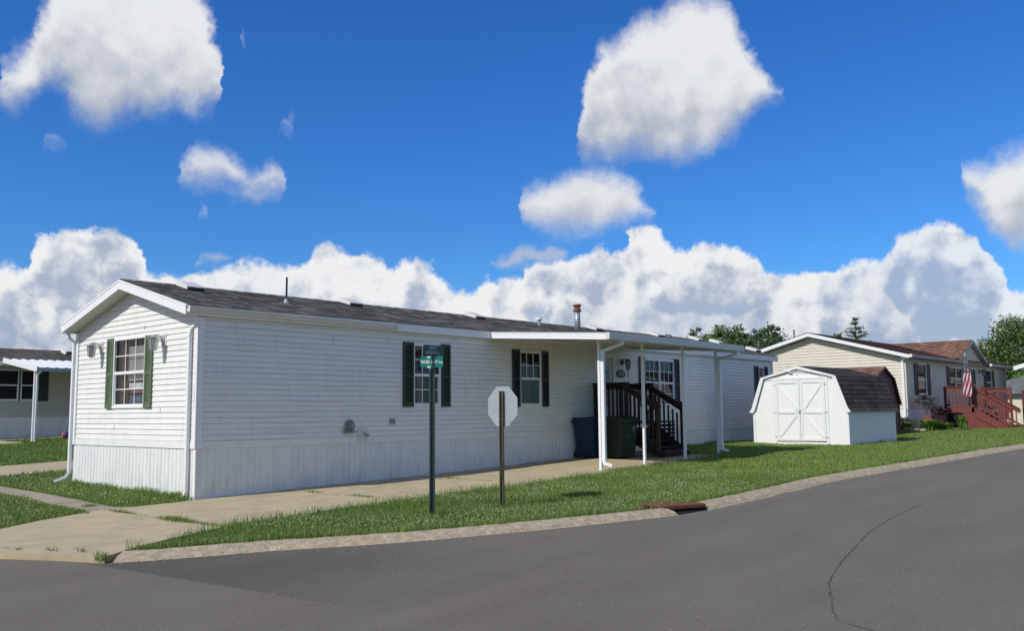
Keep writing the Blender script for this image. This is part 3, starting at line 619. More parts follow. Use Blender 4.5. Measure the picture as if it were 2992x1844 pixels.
# crack in the road
ck = MB(); cp = [(-1.75, -12.3), (-1.62, -11.95), (-1.2, -11.74), (-.97, -11.65), (-.62, -11.48), (-.25, -11.33), (.18, -11.2), (.8, -11.03), (1.62, -10.84), (2.7, -10.58), (3.98, -10.37), (5.3, -10.24), (6.77, -10.18), (8.6, -10.25), (10.7, -10.42)]
cr_ = resample(cp, 420)
for i in range(len(cr_) - 1):
    a, b = cr_[i], cr_[i+1]; d = Vector((b[0]-a[0], b[1]-a[1], 0)).normalized(); nx, ny = -d.y, d.x
    def wd(i): return (.001 + .007 * max(0, .45 + 1.3 * mnoise.noise(Vector((i * .13, 4, 0))))) * (.6 if i > 260 else 1)
    def jt(i): return .018 * mnoise.noise(Vector((i * .25, 9, 0)))
    w0, w1, j0, j1 = wd(i), wd(i+1), jt(i), jt(i+1)
    P_ = [(a[0]+nx*(j0-w0), a[1]+ny*(j0-w0)), (b[0]+nx*(j1-w1), b[1]+ny*(j1-w1)), (b[0]+nx*(j1+w1), b[1]+ny*(j1+w1)), (a[0]+nx*(j0+w0), a[1]+ny*(j0+w0))]
    ck.quad(*[(x, y, G(x, y) - .0555) for x, y in P_])
tag(ck.build('road_crack', M_CRACK, fixn=False), kind='structure')
# storm drain
t = thing('storm_drain', (3.1, -7.6, .2), 'rusty cast iron storm drain inlet set in the kerb beside the road', 'drain')
g3 = G(3.25)
b = MB(); b.prism([(2.90, -7.60), (3.62, -7.87), (3.74, -7.76), (3.52, -7.04), (3.12, -7.10)], 'z', g3 + .012, g3 + .040); b.build('cover', M_RUST, t, bevel=.006)
b = MB(); b.bar((2.92, -7.615, g3 + .012), (3.62, -7.88, g3 + .012), .02, .05); b.build('lintel', M_RUST, t, bevel=.004)
b = MB(); b.prism([(2.95, -7.62), (3.62, -7.87), (3.68, -7.75), (3.48, -7.10), (3.14, -7.14)], 'z', g3 - .4, g3 + .008); b.quad((2.93, -7.60, g3 - .0535), (3.64, -7.86, g3 - .0535), (3.60, -7.96, g3 - .0535), (3.06, -7.86, g3 - .0535)); b.build('opening', M_BLK, t)
dirt = MB()
for i in range(24):
    a0, a1 = 2*math.pi*i/24, 2*math.pi*(i+1)/24; r = lambda a: 1 + .22 * mnoise.noise(Vector((math.cos(a) * 2, math.sin(a) * 2, 3)))
    dirt.quad((3.2, -7.10, G(3.2) - .005), (3.2 + .55 * r(a0) * math.cos(a0), -7.08 + .17 * r(a0) * math.sin(a0), G(3.2) - .024), (3.2 + .55 * r(a1) * math.cos(a1), -7.08 + .17 * r(a1) * math.sin(a1), G(3.2) - .024))
tag(dirt.build('soil_patch', M_DIRT, fixn=False), kind='structure')

# ------------------------------------------------------------------ grass (uncountable): blades as one mesh per lawn
M_GRASS = mat('grass_blades', (.215, .305, .075), .55, (.15, .24, .052), 1.3, spec=.35, transl=.35, island=.42, det=7)
M_CLOV = mat('clover_flower', (.48, .49, .31), .8, (.33, .38, .19), 20, island=.25)
HOUSEF = [(-.02, -.02), (22.3, -.02), (22.3, 4.9), (-.02, 4.9)]
SLABS = [drive, walk, [(-4.3, 6.6), (-1.0, 7.6), (1.5, 8.35), (6, 9.3), (6, 12.4), (2.68, 11.5), (.79, 11.1), (-4.3, 9.9)], [(2, 22.4), (5.6, 22.4), (5.7, 25.2), (13, 25.2), (13, 30), (2, 30)], [(6.3, 21.0), (12, 21.3), (12, 22.3), (7.2, 22.1)], HOUSEF, [(18.1, -4.4), (21.0, -4.65), (21.3, -1.5), (18.4, -1.25)], [(31.02, -1.7), (46, -1.7), (46, 6), (31.02, 6)]]
CAMP = np.array([-8.338, -14.763])
def Gv(x, y): return np.interp(x, [-15, 0, 6, 10, 17, 22, 31, 41, 60], [-.16, .155, .279, .4, .56, .64, .80, .68, .6]) + .015 * np.clip(y, 0, 30)
def vis(x, y):
    d = np.degrees(np.arctan2(y - CAMP[1], x - CAMP[0])); return (d > 9.5) & (d < 73.5)
def edge_shrink(poly, s): return poly
def scatter(x0, x1, y0, y1, dens, inside=None):
    n = int((x1 - x0) * (y1 - y0) * dens); x = rng.uniform(x0, x1, n); y = rng.uniform(y0, y1, n); k = vis(x, y)
    x, y = x[k], y[k]; k = inpoly(x, y, lawnpoly)
    for s in SLABS: k &= ~inpoly(x, y, s)
    k &= ~(((x - 3.25) / .52) ** 2 + ((y + 7.42) / .46) ** 2 < 1)
    return x[k], y[k]
def blades(name, x, y, h, w, lean=.45, flat=0):
    n = len(x); a = rng.uniform(0, 2*np.pi, n); z = Gv(x, y) - .035; hh = h * rng.uniform(.45, 1.15, n) * (1 + .35 * np.sin(x * 2.1 + np.cos(y * 1.7)) * np.cos(y * 2.3)); ww = w * rng.uniform(.6, 1.3, n)
    la = rng.uniform(0, 2*np.pi, n); lz = lean * rng.uniform(.1, 1, n) * hh; dx, dy = np.cos(a) * ww, np.sin(a) * ww; lx, ly = np.cos(la) * lz, np.sin(la) * lz
    V = np.empty((n, 5, 3)); V[:, 0] = np.stack([x - dx, y - dy, z], 1); V[:, 1] = np.stack([x + dx, y + dy, z], 1)
    V[:, 2] = np.stack([x + dx * .75 + lx * .35, y + dy * .75 + ly * .35, z + hh * .6], 1); V[:, 3] = np.stack([x - dx * .75 + lx * .35, y - dy * .75 + ly * .35, z + hh * .6], 1); V[:, 4] = np.stack([x + lx, y + ly, z + hh], 1)
    b = (np.arange(n) * 5)[:, None]; F = np.concatenate([b + np.array([0, 1, 2]), b + np.array([0, 2, 3]), b + np.array([3, 2, 4])], 0)
    return tag(npmesh(name, V.reshape(-1, 3), F, M_GRASS), kind='stuff')
def merge(*ps): return np.concatenate([p[0] for p in ps]), np.concatenate([p[1] for p in ps])
x, y = scatter(-3.6, 8.5, -8, -3.0, 4200); blades('grass', x, y, .075, .0042)
_g = M_GRASS; M_GRASS = mat('bright_grass_blades', (.26, .36, .085), .55, (.19, .29, .065), 1.0, spec=.3, transl=.35, island=.4, det=7)
x, y = scatter(8.5, 20, -8.6, 0, 1500); blades('grass', x, y, .08, .0065)
x, y = scatter(3.5, 8.5, -8, -3, 1300); blades('grass', x, y, .085, .0045); M_GRASS = _g
_g = M_GRASS; M_GRASS = mat('dry_grass_blades', (.24, .33, .085), .6, (.19, .27, .06), 1.1, spec=.3, transl=.35, island=.35)
x, y = scatter(20, 50, -10, 2, 420); blades('grass', x, y, .06, .013)
x, y = scatter(12, 20, -8.6, -1, 300); blades('grass', x, y, .085, .0065); M_GRASS = _g
x, y = scatter(-4.2, 0, -1.4, 7, 2600); blades('grass', x, y, .085, .005)
x, y = scatter(-4.2, 16, 7, 27, 420); blades('grass', x, y, .09, .012)
# taller fringe along walls, slab edges and posts, and tufts in the slab joints
fx, fy = [], []
def fringe(a, b, n, wd=.05):
    t_ = rng.uniform(0, 1, n); fx.append(a[0] + (b[0]-a[0]) * t_ + rng.normal(0, wd, n)); fy.append(a[1] + (b[1]-a[1]) * t_ + rng.normal(0, wd, n))
fringe((-.08, 4.7), (-.10, .3), 1500, .05); fringe((-.2, .6), (-.15, .15), 500, .06); fringe((14, -.08), (18.2, -.08), 900, .04); fringe((-.12, 4.6), (-.12, 3.6), 500, .07)
fringe((18.25, -1.4), (17.95, -4.4), 500, .03); fringe((18.0, -4.45), (20.8, -4.65), 900, .05)
for a, b in zip(DE[1:], DE[2:]): fringe(a, b, int(150 * math.dist(a, b)), .04)
for a, b in zip(T, T[1:17]): fringe(a, b, int(150 * math.dist(a, b)), .03)
blades('grass', np.concatenate(fx), np.concatenate(fy), .15, .005, .6)
fx, fy = [], []
def tuft(cx_, cy_, rx, ry, n): fx.append(cx_ + rng.normal(0, rx, n)); fy.append(cy_ + rng.normal(0, ry, n))
tuft(-1.62, -.78, .02, .32, 420); tuft(-1.64, -2.48, .05, .30, 900); tuft(-1.64, -3.3, .02, .2, 160)
tuft(1.83, -.9, .02, .16, 110); tuft(1.83, -2.3, .02, .25, 200); tuft(5.02, -1.3, .015, .25, 120); tuft(5.02, -2.4, .015, .3, 160); tuft(-3.70, -4.66, .03, .07, 90)
for p in ((-4.10, -3.05), (-4.05, -3.3), (-3.86, -3.72), (-3.68, -4.1)): tuft(*p, .012, .06, 26)
tuft(-1.5, .62, .07, .03, 160); tuft(-2.0, -.35, .04, .03, 60); tuft(3.4, -1.2, .2, .02, 60)
blades('grass', np.concatenate(fx), np.concatenate(fy), .085, .005, .9)
# clover heads and a few dandelions (uncountable specks in the lawn)
def puffs(name, x, y, h, r, matl):
    n = len(x); z = Gv(x, y) - .03 + h * rng.uniform(.6, 1.25, n); r_ = r * rng.uniform(.6, 1.3, n)
    O = np.array([(1,0,0),(0,1,0),(-1,0,0),(0,-1,0),(0,0,1),(0,0,-1)], float); V = np.stack([x, y, z], 1)[:, None, :] + O[None] * r_[:, None, None]
    f = np.array([(0,1,4),(1,2,4),(2,3,4),(3,0,4),(1,0,5),(2,1,5),(3,2,5),(0,3,5)]); F = (np.arange(n) * 6)[:, None, None] + f[None]
    return tag(npmesh(name, V.reshape(-1, 3), F.reshape(-1, 3), matl), kind='stuff')
x, y = scatter(-3.6, 9, -8, -3.2, 170); k = np.array([mnoise.noise(Vector((a * .8, b * .8, 5))) for a, b in zip(x, y)]) + .30 * (y < -4.9 - .25 * (x + 2)) > .05; puffs('clover_flowers', x[k], y[k], .088, .0085, M_CLOV)
x, y = scatter(9, 22, -8.4, -3.4, 12); puffs('clover_flowers', x, y, .08, .009, M_CLOV)
x, y = scatter(-4.2, 0, -1.4, 7, 60); puffs('clover_flowers', x, y, .085, .010, M_CLOV)
# grit washed along the kerb and scattered on the asphalt
def grit(n, fx_, r0, name, matl):
    P_ = np.array([fx_() for _ in range(n)]); z = Gv(P_[:, 0], P_[:, 1]) - .056; r_ = rng.uniform(.4, 1.2, n) * r0
    O = np.array([(1,0,0),(0,1,0),(-1,0,0),(0,-1,0),(0,0,.8)], float); V = np.stack([P_[:, 0], P_[:, 1], z], 1)[:, None, :] + (O[None] * r_[:, None, None]) * rng.uniform(.6, 1.3, (n, 5, 1))
    f = np.array([(0,1,4),(1,2,4),(2,3,4),(3,0,4)]); F = (np.arange(n) * 5)[:, None, None] + f[None]; return tag(npmesh(name, V.reshape(-1, 3), F.reshape(-1, 3), matl), kind='stuff')
def along():
    i = random.randrange(0, n_ - 1); p, q = Kr[i], Kr[i+1]; d = Vector((q[0]-p[0], q[1]-p[1], 0)).normalized(); k = abs(random.gauss(0, .10)); return (p[0] + d.y * k, p[1] - d.x * k)
grit(5200, along, .006, 'gravel', M_SAND)
grit(2600, lambda: (random.uniform(-7, 9), random.uniform(-12.5, -7)), .0055, 'gravel', M_SAND)
def ondrive():
    while True:
        p = (random.uniform(-4.2, 9), random.uniform(-4.3, -.1))
        if inpoly(np.array([p[0]]), np.array([p[1]]), drive)[0]: return p
_gv = Gv; Gv = lambda x, y: _gv(x, y) + .062
grit(900, ondrive, .006, 'gravel', mat('dark_grit', (.14, .12, .09), .9)); Gv = _gv
# rough kerb-side seed stalks
x, y = scatter(-3.2, 4, -7.6, -4.2, 60); x, y = x[y < -4.6 - .42 * (x + 3)], y[y < -4.6 - .42 * (x + 3)]
M_STALK = mat('seed_stalks', (.36, .34, .18), .8, transl=.2, island=.3)
MATS['grass_tmp'] = M_GRASS; _g = M_GRASS; M_GRASS = M_STALK; blades('grass_stalks', x, y, .14, .0030, .35); M_GRASS = _g

# ------------------------------------------------------------------ main mobile home
ZB, ZS = 1.02, 3.345; HW, HL = 4.88, 22.27; SL = .271; YR = 2.44
def ztop(y): return 4.215 - SL * abs(y - YR)          # top of shingles
H = thing('mobile_home', (0, 0, .155), 'long white vinyl-sided mobile home with grey shingle roof and green shutters', 'mobile home')
X_, Y_, Z_ = (1, 0, 0), (0, 1, 0), (0, 0, 1); NX, NY = (-1, 0, 0), (0, -1, 0)
gw = (1.87, 3.17, 1.75, 3.13)   # gable window (y0,y1,z0,z1)
W1, W2, W3, W4 = (5.06, 5.88, 1.75, 3.12), (8.56, 9.39, 1.75, 3.12), (14.06, 15.66, 1.75, 3.13), (21.16, 21.60, 1.75, 3.13)
DR = (11.66, 12.56, 1.20, 3.16)
rows = 22
lap('long_wall_siding', M_SID, H, (0, 0, ZB + .125), X_, NY, Z_, HL, rows, .1016, .014, groove=.0085, wob=.0014, holes=[(a, b, c - ZB - .125, d - ZB - .125) for a, b, c, d in (W1, W2, W3, W4, DR)], seg=.6)
def glim(z): 
    zz = z + ZB + .125; w = (4.035 - zz) / SL if zz > 3.36 else 9
    return (max(.0, YR - w), min(HW, YR + w))
lap('gable_wall_siding', M_SID, H, (0, 0, ZB + .125), Y_, NX, Z_, HW, 29, .1016, .014, groove=.0075, wob=.0014, holes=[(gw[0], gw[1], gw[2] - ZB - .125, gw[3] - ZB - .125)], lim=lambda z: (lambda q: q if q[1] > q[0] else (YR, YR))(glim(z)), seg=.5)
b = MB(); b.box(HL, HL + .02, 0, HW, .3, 3.4); b.prism([(0, 3.4), (HW, 3.4), (YR, 4.05)], 'x', HL, HL + .02); b.box(0, HL, HW, HW + .02, .2, 3.4); b.build('rear_walls', M_SID, H)
# band over the skirting, seams every 3.6 m
b = MB(); x = 0
while x < HL: x2 = min(HL, x + 3.66); b.box(x + .006 * (x > 0), x2, -.022, .0, ZB, ZB + .127); x = x2
y = 0
for y2 in (1.75, 3.7, HW): b.box(-.022, 0, y + .004, y2, ZB, ZB + .127); y = y2
b.build('skirt_band', M_SID, H, bevel=.003)
for k_, (xx, zz) in enumerate(((3.66, 1.38), (7.3, 1.79), (7.35, 1.28), (10.9, 1.59), (3.6, 2.4), (10.95, 2.8), (17.5, 2.0), (17.6, 1.49))): b = MB(); b.box(xx, xx + .006, -.0185, -.004, zz - .045, zz + .05); b.build('siding_joint', M_GUT, H)
for yy, zz in ((1.25, 1.69), (3.05, 1.38), (1.95, 2.92 + .36)): b = MB(); b.box(-.0185, -.004, yy, yy + .006, zz - .045, zz + .05); b.build('siding_joint', M_GUT, H)
gb = lambda a: G(a) - .05
o = ribbed('skirting', M_SKIRT, H, (0, -.004, 0), X_, NY, HL, ZB, gb)
o = ribbed('skirting', M_SKIRT, H, (-.004, 0, 0), Y_, NX, HW, ZB, lambda a: G(0, a) - .05)
b = MB(); b.box(-.014, .012, -.030, .030, .14, ZB); b.box(0, 3.6, -.016, -.004, G(0) + .0, G(0) + .035); b.build('skirt_corner', M_TRIM, H, bevel=.004)
b = MB(); b.box(-.035, 0, -.035, .095, ZB + .002, 3.36); b.box(0, .095, -.035, 0, ZB + .002, 3.335); b.build('corner_trim', M_TRIM, H, bevel=.006)
b = MB(); b.box(-.035, 0, HW - .09, HW + .035, ZB + .002, 3.36); b.build('corner_trim', M_TRIM, H, bevel=.006)
b = MB(); b.box(HL - .09, HL + .02, -.03, 0, ZB, 3.335); b.build('corner_trim', M_TRIM, H, bevel=.006)
num = None
for i, chx in enumerate('1245'):
    Mx = Matrix.Translation((-.0365, .032, 2.095 - i * .118)) @ Matrix.Rotation(-math.pi/2, 4, 'Z') @ Matrix.Rotation(math.pi/2, 4, 'X')
    o = text_mesh('house_number', chx, .125, MATS.setdefault('num', mat('number_grey', (.42, .42, .43), .6)), H, Mx, sx=.72)
# roof
x0, x1 = -.29, HL + .28; L_ = x1 - x0; n = 18; rl = math.hypot(YR + .10, SL * (YR + .10)) / n
u = Vector((0, 1, SL)).normalized(); nn = Vector((0, -SL, 1)).normalized()
rf = lap('front_roof_slope', M_SHG, H, (x0, -.10, ztop(-.10)), X_, nn, u, L_, n, rl, .011, wob=.004, seg=.5, uvs=True)
u2 = Vector((0, -1, SL)).normalized(); n2v = Vector((0, SL, 1)).normalized()
lap('rear_roof_slope', M_SHG, H, (x1, HW + .10, ztop(HW + .10)), (-1, 0, 0), n2v, u2, L_, n, rl, .011, wob=.004, seg=2, uvs=True)
b = MB()
for k in range(int(L_ / .3)):
    a = x0 + k * .3; e = .004 * (k % 2)
    for s_ in (1, -1): b.quad((a, YR, ztop(YR) + .024 + e), (a + .3, YR, ztop(YR) + .024 + e * .5), (a + .3, YR + s_ * .14, ztop(YR + .14) + .016 + e * .5), (a, YR + s_ * .14, ztop(YR + .14) + .016 + e))
o = b.build('ridge_cap', M_SHG, H, fixn=False); o.data.uv_layers.new(name='UVMap')
# rake fascia, soffits
for xx in (x0 - .022, x1):
    b = MB()
    for ya, yb in ((-.10, YR), (YR, HW + .10)):
        za, zb_ = ztop(ya) - .015, ztop(yb) - .015
        b.add([(xx, ya, za - .165), (xx, yb, zb_ - .165), (xx, yb, zb_), (xx, ya, za), (xx + .022, ya, za - .165), (xx + .022, yb, zb_ - .165), (xx + .022, yb, zb_), (xx + .022, ya, za)], [(0,1,2,3), (4,5,6,7), (0,1,5,4), (1,2,6,5), (2,3,7,6), (3,0,4,7)])
    b.build('rake_fascia', M_ALU, H)
b = MB()
for xx in (x0 - .030,):
    for ya, yb in ((-.12, YR), (YR, HW + .12)):
        za, zb_ = ztop(ya) + .002, ztop(yb) + .002
        b.add([(xx, ya, za - .035), (xx, yb, zb_ - .035), (xx, yb, zb_), (xx, ya, za), (xx + .05, ya, za - .035), (xx + .05, yb, zb_ - .035), (xx + .05, yb, zb_), (xx + .05, ya, za)], [(0,1,2,3), (4,5,6,7), (0,1,5,4), (1,2,6,5), (2,3,7,6), (3,0,4,7)])
b.build('drip_edge', M_ALU, H)
b = MB(); b.box(x0, x1, -.10, -.078, ztop(-.1) - .18, ztop(-.1) - .012); b.build('eave_fascia', M_ALU, H)
b = MB(); b.box(0, HL, -.078, .02, ZS - .004, ZS + .01); b.build('eave_soffit', M_SOF, H)
for s_, ya in ((1, -.09), (-1, HW + .09)):
    uu = Vector((0, s_, SL)).normalized(); nv = Vector((0, s_ * SL, -1)).normalized()
    lap('gable_soffit', M_SOF, H, (x0, ya, ztop(ya) - .178), X_, nv, uu, -x0 + .004, 27, 2.62 / 27, .010, wob=.001, seg=.3)
# gutters
def gutter(name, parent, xa, xb, y, z, matl, cap=True, sag=0):
    b = MB(); prof = [(0, 0), (0, -.10), (-.055, -.10), (-.075, -.06), (-.095, -.012), (-.095, 0), (-.088, 0), (-.085, -.015), (-.05, -.09), (-.008, -.09)]
    k = max(1, int((xb - xa) / .5)); P = [(xa + (xb - xa) * i / k) for i in range(k + 1)]; n_ = len(prof)
    vs = [(p, y + q[0], z + q[1] - sag * (p - xa) / (xb - xa) + .004 * mnoise.noise(Vector((p, 3, z)))) for p in P for q in prof]
    fs = [(i * n_ + j, i * n_ + j + 1, (i + 1) * n_ + j + 1, (i + 1) * n_ + j) for i in range(k) for j in range(n_ - 1)]; b.add(vs, fs)
    if cap:
        for p, dz in ((xa, 0), (xb, -sag)): b.box(p - .004, p + .004, y - .097, y, z - .102 + dz, z + .002 + dz)
    return b.build(name, matl, parent)
gutter('front_gutter', H, x0 + .01, 4.47, -.101, ztop(-.1) - .03, M_GUT, sag=.02)
b = MB(); b.box(x0 - .002, x1, HW + .10, HW + .195, ztop(-.1) - .13, ztop(-.1) - .02); b.build('rear_gutter', M_ALU, H, bevel=.01)
# corner downspouts on the gable end
def rtube(b, pts, w, h):
    for p, q in zip(pts, pts[1:]): b.bar(p, q, w, h, up=(1, 0, 0) if abs(Vector(q).z - Vector(p).z) > .3 * (Vector(q) - Vector(p)).length else (0, 0, 1))
b = MB(); b.box(-.088, -.028, .155, .225, .27, 3.09); b.bar((-.058, .19, 3.05), (-.05, .12, 3.17), .06, .05); b.bar((-.05, .13, 3.16), (-.04, .0, 3.20), .055, .05); b.box(-.095, -.02, .148, .232, 2.99, 3.03); b.bar((-.058, .19, .30), (-.075, .20, .20), .068, .056); b.bar((-.07, .195, .22), (-.16, .30, .155), .068, .05)
b.build('downspout', M_ALU, H, bevel=.006)
b = MB(); b.box(-.088, -.028, HW + .01, HW + .08, .42, 3.18); b.bar((-.058, HW + .045, 3.16), (-.16, HW + .10, 3.26), .06, .06); b.bar((-.15, HW + .10, 3.25), (-.16, HW + .13, 3.36), .06, .06); b.bar((-.058, HW + .045, .44), (-.13, HW + .09, .33), .062, .055); b.bar((-.12, HW + .09, .345), (-.30, HW + .17, .26), .068, .05)
b.build('downspout', M_ALU, H, bevel=.006)
# gable window with boxes inside, shutters
gf = window(H, (0, 0, 0), Y_, NX, *gw[:2], *gw[2:], cols=3, blinds=[(gw[0] + .03, gw[0] + .86, 2.28, 2.93)], curtain=[(gw[1] - .38, gw[1] - .03, 1.78, 3.1, M_CURT)], depth=.45)
b = MB(); b.box(.14, .30, 2.02, 2.88, 1.80, 2.02); b.build('storage_box', mat('box_blue', (.03, .07, .16), .6, (.25, .30, .38), 28, lo=.5, hi=.6), gf)
b = MB(); b.box(.15, .32, 1.96, 2.84, 2.05, 2.10); b.build('storage_box', mat('box_red', (.30, .07, .09), .6), gf)
b = MB(); b.box(.13, .31, 1.94, 2.92, 2.115, 2.25); b.build('storage_box', mat('box_white', (.72, .73, .74), .6), gf)
b = MB(); b.box(.12, .20, 1.98, 2.16, 1.82, 1.98); b.build('storage_box', mat('box_orange', (.42, .12, .06), .6), gf)
shutter(H, (-.012, 0, 0), Y_, NX, 3.17, 3.45, 1.75, 3.14, M_GREEN); shutter(H, (-.012, 0, 0), Y_, NX, 1.585, 1.865, 1.75, 3.11, M_GREEN)
# long-wall windows
for (a, b_, c, d), (s0, s1), cur, M_ in ((W1, (4.76, 6.17), [(W1[0] + .04, W1[1] - .04, 1.8, 3.07, M_GREYC)], M_DGREEN), (W2, (8.28, 9.66), [(W2[0] + .04, W2[1] - .3, 1.8, 3.07, M_GREYC)], M_BLACKSH), (W4, (20.87, 21.87), None, M_BLACKSH)):
    window(H, (0, 0, 0), X_, NY, a, b_, c, d, cols=3, curtain=cur, lowgrid=(M_ is M_DGREEN))
    shutter(H, (0, -.012, 0), X_, NY, s0, a, 1.745, 3.14, M_); shutter(H, (0, -.012, 0), X_, NY, b_, s1, 1.745, 3.14, M_)
window(H, (0, 0, 0), X_, NY, *W3, cols=3, halves=2, lowgrid=True, curtain=[(W3[0] + .05, W3[1] - .05, 1.8, 3.08, M_GREYC)])
shutter(H, (0, -.012, 0), X_, NY, 13.76, W3[0], 1.73, 3.18, M_BLACKSH); shutter(H, (0, -.012, 0), X_, NY, W3[1], 15.95, 1.73, 3.18, M_BLACKSH)
# front door with oval-ish decorative glass
M_DOOR = mat('door_off_white', (.50, .50, .46), .5); dl = MB(); a, b_, c, d = DR
dl.box(a + .06, b_ - .06, .0, .02, c, d - .06); dr = dl.build('door', M_DOOR, H)
f = MB(); f.box(a, a + .06, -.03, .02, c, d); f.box(b_ - .06, b_, -.03, .02, c, d); f.box(a + .06, b_ - .06, -.028, .02, d - .06, d); f.build('door_frame', M_TRIM, dr, bevel=.004)
f = MB(); f.box(a + .22, b_ - .22, -.012, .0, c + .55, d - .32); f.build('door_glass', mat('leaded_glass', (.05, .055, .055), .2, (.35, .37, .36), 14, lo=.52, hi=.56), dr)
f = MB(); f.tube([(a + .14, -.01, c + .95), (a + .14, -.06, c + .95)], .03, 10); f.build('door_handle', M_GALV, dr)
# wall lamps
def wall_lamp(parent, M, mm, sz=1., glassm=None, finial=False):
    b = MB(); b.box(-.055 * sz, .055 * sz, -.012, .0, -.09, .09); b.tube([(0, -.01, 0), (0, -.035, .0)], .05 * sz, 12); b.tube([(0, -.03, .02), (0, -.10, .075), (0, -.18, .085), (0, -.20, .04)], .014, 8); b.tube([(0, -.03, -.01), (0, -.09, .01), (0, -.15, .05), (0, -.19, .07)], .010, 6)
    o = b.build('wall_lamp', mm, parent, xf=M)
    c = MB(); zt = .03; r0, r1 = .085 * sz, .055 * sz
    c.tube([(0, -.20, zt + .055), (0, -.20, zt + .03), (0, -.20, zt - .005)], [.018, .05, r0 * 1.25], 6); c.tube([(0, -.20, -.20), (0, -.20, -.215)], [r1, r1 * .5], 6)
    for k in range(6):
        t = 2 * math.pi * k / 6; c.bar((r0 * math.cos(t), -.20 + r0 * math.sin(t), zt - .01), (r1 * math.cos(t), -.20 + r1 * math.sin(t), -.20), .013)
    c.build('lamp_cage', mm, o, xf=M)
    g = MB(); g.tube([(0, -.20, zt - .015), (0, -.20, -.195)], [r0 * .93, r1 * .9], 6, caps=False); g.build('lamp_glass', glassm or M_LGLASS, o, xf=M, fixn=False)
    bu = MB(); bu.tube([(0, -.20, -.19), (0, -.20, -.12)], .012, 8); bu.tube([(0, -.20, -.12), (0, -.20, -.05)], [.02, .008], 8); bu.build('lamp_bulb', M_TRIM, o, xf=M)
    return o
def fxm(org, n):   # local x along wall, -y outward
    n = Vector(n); yv = -n; xv = yv.cross(Vector((0, 0, 1))); return Matrix.Translation(Vector(org)) @ Matrix((xv, yv, Vector((0, 0, 1)))).transposed().to_4x4()
wall_lamp(H, fxm((-.016, 3.74, 2.99), NX), M_LAMPM); wall_lamp(H, fxm((-.016, 1.20, 2.99), NX), M_LAMPM, 1.05)
for y in (3.66, 1.12): b = MB(); b.box(-.02, -.012, y, y + .16, 2.86, 3.12); b.build('lamp_backing', M_TRIM, H)
pl = wall_lamp(H, fxm((12.93, -.016, 2.98), NY), M_BLKM, .9, glassm=mat('frosted_panel', (.6, .6, .58), .4)); b = MB(); b.bar((12.93, -.21, 2.78), (12.93, -.21, 2.55), .02); b.build('lamp_tail', M_BLKM, pl)
# oval number plaque by the door
b = MB(); b.tube([(12.86, -.035, 2.655), (12.86, -.018, 2.655)], 1, 28); M_ = Matrix.Translation((12.86, 0, 2.655)) @ Matrix.Diagonal((.20, 1, .115, 1)) @ Matrix.Translation((-12.86, 0, -2.655)); pq = b.build('number_plaque', M_BLKM, H, xf=M_)
text_mesh('plaque_number', '1245', .155, M_LETG, pq, Matrix.Translation((12.86, -.0365, 2.655)) @ Matrix.Rotation(math.pi/2, 4, 'X'), sx=.9)
# utilities on the long wall
b = MB()
for k in range(5):
    r = .125 - k * .012; b.tube([(3.33 + r * math.cos(t) * .9, -.05 - k * .012, 1.36 + r * math.sin(t)) for t in [2*math.pi*i/22 for i in range(23)]], .008, 6)
b.tube([(3.33, -.02, 1.30), (3.33, -.14, 1.30)], .035, 8); b.bar((3.25, -.10, 1.335), (3.41, -.11, 1.345), .03); b.bar((3.18, -.04, 1.24), (3.45, -.08, 1.25), .04); b.tube([(3.24, -.09, 1.26), (3.15, -.07, 1.33), (3.2, -.06, 1.24)], .009, 6)
b.build('hose_reel', mat('grey_hose', (.16, .17, .16), .6, (.30, .30, .27), 25), H)
b = MB(); b.box(4.40, 4.54, -.035, 0, 1.40, 1.50); o = b.build('outlet_box', mat('outlet_grey', (.24, .22, .25), .5), H, bevel=.004); b = MB(); b.box(4.38, 4.56, -.02, 0, 1.36, 1.40); b.build('outlet_cover', M_SOF, o)
b = MB(); b.box(3.55, 3.80, -.03, 0, 1.04, 1.30); o = b.build('tap_mount', M_GUT, H, bevel=.005); b = MB(); b.tube([(3.70, -.03, 1.19), (3.70, -.10, 1.19), (3.70, -.13, 1.14)], .014, 8); b.tube([(3.70, -.07, 1.19), (3.70, -.07, 1.24)], .01, 6); b.tube([(3.76, -.07, 1.17), (3.79, -.07, 1.17)], .025, 8); b.build('tap', M_GALV, o)
# roof furniture
for i, (vx, vy) in enumerate(((.92, 1.98), (5.04, 2.12), (9.15, 2.06), (14.6, 2.15), (18.1, 2.15), (20.7, 2.12), (21.7, 1.85), (22.2, .66), (13.9, 2.1))[:8]):
    z = ztop(vy) + .01; M_ = Matrix.Translation((vx, vy, z)) @ Matrix.Rotation(math.atan(SL), 4, 'X'); b = MB()
    b.prism([(-.20, .02), (-.20, .085), (.16, .12), (.24, .12), (.24, .02)], 'x', -.19, .19); v = b.build('roof_vent', M_VENT, H, xf=M_, bevel=.006)
    b = MB(); b.box(-.17, .17, -.225, -.198, .0, .062); b.box(-.15, .15, -.19, .2, 0, .02); b.build('vent_screen', M_BLKM, v, xf=M_)
z = ztop(1.36); b = MB(); b.tube([(2.74, 1.36, z), (2.745, 1.36, 4.47)], .022, 10); o = b.build('vent_pipe', M_BLKM, H); b = MB(); b.tube([(2.74, 1.36, z - .03), (2.74, 1.36, z + .02), (2.74, 1.36, z + .09)], [.075, .055, .03], 12); b.build('pipe_boot', M_GALV, o)
z = ztop(1.89); b = MB(); b.tube([(11.61, 1.89, z - .03), (11.61, 1.89, z + .17)], .055, 12); o = b.build('vent_pipe', M_GALV, H, smooth=False); b = MB(); b.tube([(11.61, 1.89, z + .165), (11.61, 1.89, z + .22)], .085, 14); b.build('pipe_cap', M_ALU, o)
